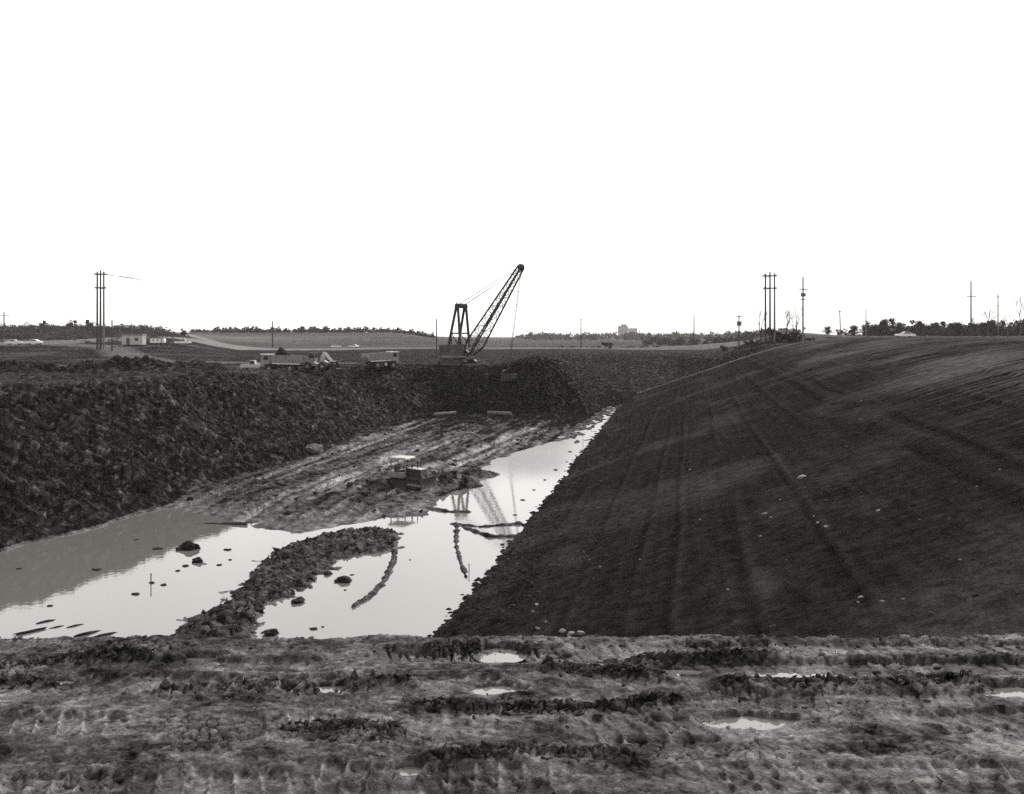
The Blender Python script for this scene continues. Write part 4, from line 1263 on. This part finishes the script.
# ------------------------------------------------------------------ dragline excavator
def lattice(mb, p, q, w0, h0, w1, h1, up, side, n, rc=.075, rl=.04):
    p = Vector(p); q = Vector(q)
    ring = []
    for i in range(n + 1):
        t = i / n; c = p.lerp(q, t)
        # narrow at both ends, full in the middle
        k = min(1, t / .12); e = 1 - t
        w = w0 * (.6 + .4 * k) * (.34 + .66 * e); h = h0 * (.25 + .75 * k) * (.30 + .70 * e)
        ring.append([c + side * (sx * w / 2) + up * (sy * h / 2) for sx, sy in ((-1, -1), (1, -1), (1, 1), (-1, 1))])
    for i in range(n):
        for k in range(4):
            mb.tube(ring[i][k], ring[i + 1][k], rc, 6)
            mb.tube(ring[i][k], ring[i][(k + 1) % 4], rl, 4)
            a, b = (k, (k + 1) % 4) if i % 2 else ((k + 1) % 4, k)
            mb.tube(ring[i][a], ring[i + 1][b], rl, 4)
    for k in range(4): mb.tube(ring[n][k], ring[n][(k + 1) % 4], rl, 4)
    return ring


DX, DY = -10.6, 201.0
DZ = 9.35
YAW = R(-36)
t = thing('dragline_excavator', 'dark dragline crane with a long lattice boom and tall gantry on the mud bank', 'dragline', (DX, DY, DZ), YAW)
# local axes: +x along the boom
for s in (-1, 1):
    pr = [(-2.6, .15), (2.6, .15), (3.0, .55), (2.6, 1.0), (-2.6, 1.0), (-3.0, .55)]
    b = MB(); b.prism(pr, s * 1.75 - .45, s * 1.75 + .45)
    for k in range(22): b.box((-2.5 + 5.0 * k / 21, s * 1.75, 1.02), (.08, .92, .07)).box((-2.5 + 5.0 * k / 21, s * 1.75, .13), (.08, .92, .07))
    b.build('track', M['track'], t)
b = MB(); b.box((0, 0, .75), (3.6, 3.0, .5)).tube((0, 0, .9), (0, 0, 1.4), 1.35, 20); b.build('undercarriage', M['steel'], t)
b = MB(); b.box((-.7, 0, 1.52), (6.6, 3.3, .28)); b.build('turntable_deck', M['grey'], t)
h = MB(); h.prism([(-4.1, 1.66), (-4.2, 2.4), (-4.0, 3.75), (-.6, 3.85), (.2, 3.85), (.2, 1.66)], -1.6, 1.6); hs = h.build('machinery_house', M['house'], t)
MB().prism([(-4.25, 3.76), (-4.15, 3.9), (.35, 4.0), (.35, 3.86)], -1.75, 1.75).build('house_roof', M['grey'], t)
for xx in (-3.2, -1.7): MB().box((xx, -1.62, 2.9), (.9, .05, 1.0)).build('louvre_door', M['steel'], hs)
MB().box((-4.17, 0, 2.7), (.05, 1.6, .9)).build('rear_door', M['grey'], hs)
MB().box((-3.9, 0, 1.95), (.7, 3.35, .75)).build('counterweight', M['rust'], t)
c = MB(); c.prism([(.25, 1.66), (.25, 3.6), (1.9, 3.6), (2.15, 2.6), (2.15, 1.66)], -1.62, -.45); cb_ = c.build('operator_cab', M['rust'], t)
MB().box((1.1, -1.635, 2.95), (1.2, .03, .8)).build('window', M['glass'], cb_); MB().box((2.05, -1.03, 3.1), (.03, .9, .75), Matrix.Rotation(R(-14), 3, 'Y')).build('windscreen', M['glass'], cb_)
MB().tube((-2.6, .7, 3.9), (-2.6, .7, 5.6), .13, 10).build('exhaust_stack', M['steel'], t)
b = MB(); b.tube((.9, .2, 2.3), (.9, 1.4, 2.3), .5, 16); b.tube((1.6, .2, 2.2), (1.6, 1.4, 2.2), .4, 16); b.build('winch_drum', M['steel'], t)
# gantry: two A-frames with a head bar
GT = 11.6
gx_ = 0.5
for s in (-1, 1):
    b = MB(); b.tube((1.5, s * 1.45, 3.4), (gx_ + .2, s * 1.3, GT), .27, 8).tube((-1.5, s * 1.55, 3.8), (gx_ - .2, s * 1.3, GT), .27, 8)
    b.tube((1.2, s * 1.42, 6.2), (-.9, s * 1.48, 6.2), .15, 6); b.build('gantry_leg', M['steel'], t)
b = MB(); b.box((gx_, 0, GT + .05), (.7, 3.3, .6))
for s in (-1.3, -.4, .4, 1.3): b.tube((gx_ - .0, s - .09, GT + .1), (gx_, s + .09, GT + .1), .52, 14)
b.tube((gx_, -1.5, GT), (gx_, -1.5, GT + 1.0), .06, 6)
b.build('gantry_head', M['steel'], t)
b = MB(); b.tube((1.1, -1.4, 6.2), (1.1, 1.4, 6.2), .15, 6).tube((-.8, -1.4, 6.2), (-.8, 1.4, 6.2), .15, 6).tube((-.8, -1.45, 6.2), (-1.5, 1.45, 3.9), .1, 6).tube((1.1, -1.4, 6.2), (1.3, 1.4, 4.2), .1, 6); b.build('gantry_brace', M['steel'], t)
# boom in local coordinates
inv = Matrix.Rotation(-YAW, 3, 'Z')
tip_w = Vector(((521 - 512) / F * 190.5, 190.5, CAMZ + (HY - 267) / F * 190.5))
tipl = inv @ (tip_w - Vector((DX, DY, DZ)))
foot = Vector((2.4, 0, 1.9))
dirb = (tipl - foot).normalized(); side = Vector((0, 1, 0)); side = (side - dirb * side.dot(dirb)).normalized(); up = dirb.cross(side).normalized()
bm2 = MB(); ring = lattice(bm2, foot, tipl, 3.1, 2.5, 1, 1, up, side, 16, .17, .06)
bm2.build('boom', M['steel'], t)
b = MB()
for s in (-.25, .25): b.tube(tipl + side * (s - .08), tipl + side * (s + .08), .62, 18)
b.box(tuple(tipl), (.6, 1.1, .7)); b.build('boom_point_sheave', M['steel'], t)
ropes = MB()
for s in (-1.1, -.95, .95, 1.1): ropes.tube((gx_, s, GT + .3), tipl + side * (s * .4) + up * .1, .045, 4)
for s in (-.4, .4): ropes.tube((gx_, s, GT + .3), tipl.lerp(foot, .1) + side * s, .02, 4)
ropes.build('boom_pendant', M['wire'], t)

# drag bucket on the bank in front, with its ropes
bx, by, bz = pick(508, 385)
bx2, by2 = bx, by + .4
bk = thing('dragline_bucket', 'dark toothed drag bucket resting on the bank below the crane boom', 'bucket', (bx2, by2, hgt(bx2, by2) + .1), R(150))
pr = [(-1.1, .1), (.9, 0), (1.15, .05), (1.15, .12), (-1.0, .22), (-1.25, .6), (-1.3, 1.5), (-1.4, 1.5), (-1.38, .5)]
MB().prism(pr, -1.1, 1.1).build('shell', M['rust'], bk)
for s in (-1.15, 1.05): MB().prism([(-1.35, .3), (-1.0, .05), (1.1, .02), (.8, 1.35), (-1.35, 1.5)], s, s + .1).build('side_plate', M['steel'], bk)
a = MB()
for k in range(9):
    t0 = math.pi * k / 9; t1 = math.pi * (k + 1) / 9
    a.tube((.75, -1.1 * math.cos(t0), 1.25 + .75 * math.sin(t0)), (.75, -1.1 * math.cos(t1), 1.25 + .75 * math.sin(t1)), .12, 8)
a.build('arch', M['rust'], bk)
tb = MB()
for k in range(5): tb.box((1.3, -.9 + .45 * k, .06), (.4, .13, .1), None, .4)
tb.build('teeth', M['rim'], bk)
bw_ = Vector((bx2, by2, hgt(bx2, by2) + 2.1))
bl_ = inv @ (bw_ - Vector((DX, DY, DZ)))
rb = MB(); rb.tube(tipl, bl_, .055, 5); rb.tube(tipl + side * .3, bl_ + Vector((.1, .2, 0)), .055, 5); rb.build('hoist_rope', M['wire'], t)
rb = MB(); pv = Vector((2.6, .6, 2.2)); q_ = bl_ - Vector((0, 0, 1.2))
for i in range(1, 13):
    f = i / 12; v = Vector((2.6, .6, 2.2)).lerp(q_, f); v.z -= .9 * 4 * f * (1 - f) * .3; rb.tube(pv, v, .03, 5); pv = v
rb.build('drag_rope', M['wire'], t)


# ------------------------------------------------------------------ stones, clods, timber
def lump_mesh(name, seed, sub, sx, sy, sz, rough, m):
    rs = np.random.RandomState(seed)
    b = bmesh.new(); bmesh.ops.create_icosphere(b, subdivisions=sub, radius=1.0)
    off = rs.rand(3) * 50
    V = np.array([v.co[:] for v in b.verts])
    n = fbm(V[:, 0] * 1.3 + off[0] + V[:, 2] * .7, V[:, 1] * 1.3 + off[1] - V[:, 2] * .9, 4, seed)
    n2 = fbm(V[:, 0] * 3.5 + off[2], V[:, 1] * 3.5 + V[:, 2] * 2.5, 3, seed + 9)
    PN = blob_dirs(14, rs); PD = 0.62 + 0.33 * rs.rand(14)
    cut = np.min(np.where(V @ PN.T > 0.15, PD[None] / np.maximum(V @ PN.T, 0.15), 9.0), axis=1); cut = np.minimum(cut, 1.15)
    for v, a, c, ct in zip(b.verts, n, n2, cut):
        k = ct + rough * a + rough * .5 * c
        v.co = Vector((v.co.x * k * sx, v.co.y * k * sy, v.co.z * k * sz))
    me = bpy.data.meshes.new(name); b.to_mesh(me); b.free(); me.materials.append(m)
    return me


def lump(name, label, cat, x, y, z, size, seed, m, rz=0, group=None, shape=(1, 1, .7), rough=.45, sub=3):
    me = lump_mesh(name, seed, sub, size * shape[0], size * shape[1], size * shape[2], rough, m)
    o = bpy.data.objects.new(name, me); COL.objects.link(o); o.location = (x, y, z); o.rotation_euler = (0, 0, rz)
    return setp(o, label, cat, group)


GC = 'small mud clods standing in the water'
LC = 'small dark mud clod poking out of the shallow pale water'
pond = [(311, 588, 5), (313, 629, 9), (302, 638, 6), (97, 570, 11), (136, 594, 10), (152, 583, 8), (164, 585, 8), (185, 566, 9), (178, 571, 8), (136, 540, 6), (158, 549, 12),
        (50, 606, 7), (19, 569, 7), (227, 550, 9), (219, 565, 7), (323, 627, 4), (262, 633, 4), (318, 571, 6), (345, 590, 4), (230, 560, 5), (205, 564, 5), (352, 575, 5), (410, 560, 3),
        (588, 448, 5), (570, 452, 6), (545, 480, 5), (556, 470, 6), (534, 490, 5), (523, 500, 6), (540, 505, 5), (575, 437, 5), (515, 515, 5), (567, 462, 4), (600, 430, 5)]
for i, (px, py, w_) in enumerate(pond):
    x, y = pl(px, py)
    lump('mud_clod', LC, 'mud clod', x, y, 0.02, w_ / 2 * y / F * 0.9, 200 + i, M['mud'], 0.3 * i, GC, (1, .9, .26), .5, 2)
for i, (px, py, w_, lb) in enumerate([(187.5, 549, 23, 'largest dark mud mound standing alone in the left pool'), (342, 581, 18, 'ragged double mud clod in the middle of the pool inside the curved spit'),
                                      (298, 602, 16, 'dark pointed mud clod at the tip of the spit, above the round clod'), (271.5, 634, 18, 'round grey mud clod in the water close to the near shore'),
                                      (328, 574, 10, 'oval mud clod up and left of the ragged double clod'), (197, 562, 13, 'ragged mud clod just below the largest mound in the left pool')]):
    x, y = pl(px, py)
    lump('mud_clod', lb, 'mud clod', x, y, 0.05, w_ / 2 * y / F * 1.0, 300 + i, M['mud'], .6 * i, None, (1, .9, .5), .5, 3)
GS = 'streaked mud ridges in the near corner of the left pool'
for i, (px, py, w_) in enumerate([(45, 622, 14), (57, 627, 12), (75, 626, 11), (88, 634, 19), (106, 635, 20), (30, 632, 22)]):
    x, y = pl(px, py)
    lump('mud_ridge', 'narrow slanting mud ridge breaking the water at the near left shore', 'mud ridge', x, y, 0.0, w_ / 2 * y / F, 330 + i, M['mud'], R(50), GS, (1.5, .25, .22), .4, 3)

GP = 'small pale stones scattered on the dark graded slope'
LP = 'small pale stone lying on the dark graded slope'
for i, (px, py, w_) in enumerate([(765, 514, 5), (771, 518, 4), (818, 523, 5), (826, 527, 6), (761, 537, 4), (814, 517, 3), (861, 598, 7), (882, 602, 5), (858, 603, 4), (903, 600, 4), (780, 500, 3), (537, 605, 6), (533, 612, 4), (546, 622, 4), (700, 520, 3), (728, 590, 4), (640, 560, 3), (590, 560, 3), (1000, 470, 3), (960, 560, 4), (920, 520, 3), (690, 470, 3)]):
    x, y, z = pick(px, py)
    lump('stone', LP, 'stone', x, y, z + .01, w_ / 2 * y / F, 400 + i, M['stone'], i, GP, (1, .8, .55), .3, 2)
for i, (px, py, w_, lb) in enumerate([(802, 478, 12, 'largest pale slab of stone on the middle of the graded slope'), (878, 511, 6, 'lone pale stone right of the slab on the graded slope'), (1019, 384, 8, 'dark stone at the right edge near the top of the slope')]):
    x, y, z = pick(px, py)
    lump('stone', lb, 'stone', x, y, z + .02, w_ / 2 * y / F, 450 + i, M['stone'] if i < 2 else M['mud'], .4, None, (1, .6, .4), .3, 3)
x, y, z = pick(313, 452)
lump('boulder', 'pale grey boulder at the foot of the left bank behind the bulldozer', 'boulder', x, y, z + .35, 1.05, 470, M['boulder'], .2, None, (1.1, .9, .75), .25, 4)
# stones at the near lip of the bench
x, y, z = pick(567, 655)
st = lump('stone_block', 'squared pale block of stone standing on the foreground bank between puddles', 'stone', x, y, z + .06, .085, 480, M['stone'], .2, None, (1, .9, 1), .16, 3)
for i, (px, py, w_, lb) in enumerate([(563, 632, 8, 'pale rounded stone at the crest of the near bank, leftmost of three'), (571, 635, 9, 'pale rounded stone at the crest of the near bank, middle of three'), (581, 634, 10, 'pale rounded stone at the crest of the near bank, rightmost of three'),
                                      (620, 661, 8, 'pale cobble beside the dark mud ridge right of the stone block'), (40, 719, 13, 'pale broken chunk in the flat mud at lower left'), (214, 734, 9, 'small pale clump on the flat mud left of centre'), (538, 629, 5, 'tiny pale stone left of the three stones at the bank crest')]):
    x, y, z = pick(px, py)
    lump('stone', lb, 'stone', x, y, z + .01, w_ / 2 * y / F, 490 + i, M['stone'] if i != 4 else M['boulder'], i, None, (1, .8, .65), .3, 3)


def log(label, p, q, r, m='log', name='log'):
    p = Vector(p); q = Vector(q)
    b = MB(); n = 14; pv = p; rs = random.Random(int(p.x * 100))
    off = Vector((0, 0, 0))
    for i in range(1, n + 1):
        f = i / n; v = p.lerp(q, f) + Vector((rs.uniform(-.05, .05), rs.uniform(-.05, .05), rs.uniform(-.03, .03))) * r * 4
        if i == n: v = q
        b.tube(pv, v, r * rs.uniform(.85, 1.05), 10, r * rs.uniform(.85, 1.05)); pv = v
    o = b.build(name, M[m]); setp(o, label, 'log'); return o


def log_px(label, a, b, r, m='log'):
    A_ = pick(*a); B_ = pick(*b)
    return log(label, (A_[0], A_[1], A_[2] + r * .6), (B_[0], B_[1], B_[2] + r * .6), r, m)


log_px('pale log lying at the foot of the far bank, left of the other log', (434, 416), (455, 414), .32)
log_px('pale log lying at the foot of the far bank, right of the other log', (488, 414), (511, 415), .36)
log_px('dark waterlogged log at the edge of the left pool', (186, 527), (247, 525), .16, 'wood')
log_px('dark log lying on the mud right of the pale logs', (462, 422), (476, 423), .2, 'wood')
# bent hoop half buried in the mud
x, y, z = pick(469, 439)
b = MB(); pv = None
for k in range(13):
    a = math.pi * k / 12; v = Vector((x - 1.1 * math.cos(a) + (k > 8) * (k - 8) * .12, y, z - .05 + .75 * math.sin(a)))
    if pv is not None: b.tube(pv, v, .15, 8)
    pv = v
o = b.build('bent_pipe', M['log']); setp(o, 'pale curved pipe arching out of the mud below the far logs', 'pipe')
x, y, z = pick(441.5, 436)
t = thing('wooden_post', 'dark upright post with a ragged wider top in front of the far logs', 'post', (x, y, z))
MB().tube((0, 0, -.3), (.04, 0, 1.35), .22, 9, .20).build('shaft', M['wood'], t); MB().tube((.04, 0, 1.3), (-.02, 0, 1.75), .24, 9, .33).build('top', M['wood'], t)
for i, (px, py, hh, lb) in enumerate([(151, 592, 1.1, 'thin survey stake standing in the left pool'), (583, 449, 1.4, 'thin survey stake at the far end of the water below the slope'), (469, 578, .8, 'thin survey stake at the toe of the slope near the middle of the canal')]):
    x, y, z = pick(px, py)
    t = thing('survey_stake', lb, 'stake', (x, y, z)); MB().box((0, 0, hh / 2 - .2), (.05, .05, hh + .4)).build('stick', M['wood'], t); MB().box((.0, 0, hh - .05), (.07, .065, .12)).build('painted_tip', M['palewood'], t)


# loose clods that nobody could count: one mesh per ground they lie on
def scatter(name, label, n, sampler, sub, m, smin_, smax_, seed):
    rs = np.random.RandomState(seed)
    b = bmesh.new(); bmesh.ops.create_icosphere(b, subdivisions=sub, radius=1.0)
    V0 = np.array([v.co[:] for v in b.verts]); F0 = np.array([[v.index for v in f.verts] for f in b.faces]); b.free()
    x, y = sampler(rs, n); z = terrain(x, y)[0]
    n = len(x)
    s = smin_ + (smax_ - smin_) * rs.rand(n) ** 4
    k = 1 + .55 * (rs.rand(n, len(V0), 1) - .5) * 2
    V = V0[None] * k * (s[:, None, None] * (0.30 + 1.0 * rs.rand(n, 1, 3) ** 1.5) * np.array([1.5, .9, .6]))
    for ax, bx in ((0, 1), (1, 2), (0, 2)):
        an = rs.rand(n) * 6.28 * (1.0 if ax == 0 and bx == 1 else 0.12); c, sn = np.cos(an)[:, None], np.sin(an)[:, None]
        X = V[..., ax] * c - V[..., bx] * sn; Y = V[..., ax] * sn + V[..., bx] * c
        V[..., ax] = X; V[..., bx] = Y
    V = np.stack([V[..., 0] + x[:, None], V[..., 1] + y[:, None], V[..., 2] + (z + s * .05)[:, None]], -1).reshape(-1, 3)
    FF = (F0[None] + (np.arange(n) * len(V0))[:, None, None]).reshape(-1, 3)
    me = bpy.data.meshes.new(name); me.vertices.add(len(V)); me.vertices.foreach_set('co', V.astype(np.float32).ravel())
    me.loops.add(FF.size); me.loops.foreach_set('vertex_index', FF.ravel().astype(np.int32)); me.polygons.add(len(FF)); me.polygons.foreach_set('loop_start', np.arange(0, FF.size, 3, dtype=np.int32)); me.update(calc_edges=True)
    me.materials.append(m); o = bpy.data.objects.new(name, me); COL.objects.link(o); setp(o, label, 'mud', None, 'stuff'); return o


def s_bank(rs, n):
    x = rs.uniform(-75, 18, n); y = rs.uniform(60, 205, n)
    d, _, ins_ = poly_dist(x, y, BANK); sd_ = np.where(ins_, d, -d)
    k = (sd_ > -0.5) & (sd_ < 30) & (rs.rand(n) < np.exp(-np.maximum(sd_ - 14, 0) / 9))
    return x[k], y[k]


def s_bench(rs, n):
    x = rs.uniform(-9, 9, n); y = rs.uniform(8.4, 13.7, n)
    k = rs.rand(n) < np.clip(.10 + .6 * sstep(0, .35, fbm(x * .5, y * 1.4, 3, 85)) + .5 * sstep(12.2, 13.2, y), 0, 1)
    return x[k], y[k]


def s_berm(rs, n):
    X, Y = [], []
    for (p, q, h, w_) in BERMS:
        m = n // len(BERMS); f = rs.rand(m)
        X.append(p[0] + (q[0] - p[0]) * f + rs.normal(size=m) * w_ * .6); Y.append(p[1] + (q[1] - p[1]) * f + rs.normal(size=m) * w_ * .7 + 0.16 * perlin(X[-1] * 0.9, X[-1] * 0 + p[1] * 7, 110))
    return np.concatenate(X), np.concatenate(Y)


def s_floor(rs, n):
    x = rs.uniform(-40, 20, n); y = rs.uniform(46, 200, n)
    d, _, ins_ = poly_dist(x, y, WATER); sd_ = np.where(ins_, -d, d)
    d2, _, i2 = poly_dist(x, y, SPIT); d3, _, i3 = poly_dist(x, y, BANK)
    k = ((sd_ > .3) & ~i3 & (x - .178 * y < -13) & (rs.rand(n) < .15 + .6 * sstep(0, .4, fbm(x * .2, y * .2, 2, 12)))) | (i2 & (rs.rand(n) < 1))
    return x[k], y[k]


def s_spit(rs, n):
    x = rs.uniform(-40, 0, n); y = rs.uniform(44, 82, n); d, _, i2 = poly_dist(x, y, SPIT)
    return x[i2], y[i2]


def s_toe(rs, n):
    y = 48 * np.exp(rs.rand(n) * math.log(240 / 48)); su = np.abs(rs.normal(size=n)) * 4.5
    return su - 12.6 - .018 * (y - 50) + .178 * y, y


scatter('bank_clods', 'dark broken clods covering the face of the left bank', 9000, s_bank, 1, M['mud'], .05, .5, 1)
scatter('bench_crumbs', 'crumbs and clods of mud littering the foreground bank', 12000, s_bench, 1, mat('bench_mud', .06, .8, 0, .5, 6), .006, .05, 2)
scatter('ridge_crumbs', 'dark crumbly clods along the tracks ridges of the foreground', 6000, s_berm, 1, mat('ridge_mud', .028, .85, 0, .6, 8), .005, .05, 3)
scatter('floor_clods', 'mud clods strewn over the canal floor', 9000, s_floor, 1, M['mud'], .06, .4, 4)
scatter('spit_clods', 'dark clods heaped on the mud spit between the pools', 9000, s_spit, 1, M['mud'], .04, .24, 5)
scatter('toe_clods', 'small clods along the toe of the graded slope', 4500, s_toe, 1, M['mud'], .03, .17, 6)


def s_slope(rs, n):
    y = 26 * np.exp(rs.rand(n) * math.log(245 / 26)); su = rs.rand(n) * 44
    x = su - 12.6 - .018 * (y - 50) + .178 * y
    k = rs.rand(n) < 0.15 + sstep(0.0, 0.4, fbm(x * .15, y * .15, 3, 68))
    return x[k], y[k]


scatter('slope_clods', 'small crumbs of soil scattered over the graded slope', 14000, s_slope, 1, mat('slope_soil', .030, .9, 0, .6, 3), .02, .12, 7)

# ------------------------------------------------------------------ haze
if HAZE_DENSITY > 0:
    hm = bpy.data.materials.new('haze_air'); hm.use_nodes = True
    N, L = hm.node_tree.nodes, hm.node_tree.links
    N.clear(); out = N.new('ShaderNodeOutputMaterial'); pv_ = N.new('ShaderNodeVolumePrincipled')
    pv_.inputs['Color'].default_value = (.97, .965, .95, 1); pv_.inputs['Density'].default_value = HAZE_DENSITY
    L.new(pv_.outputs[0], out.inputs['Volume'])
    hz = MB().box((0, 3040, 20), (28000, 6120, 44)).build('haze', hm); setp(hz, kind='stuff')
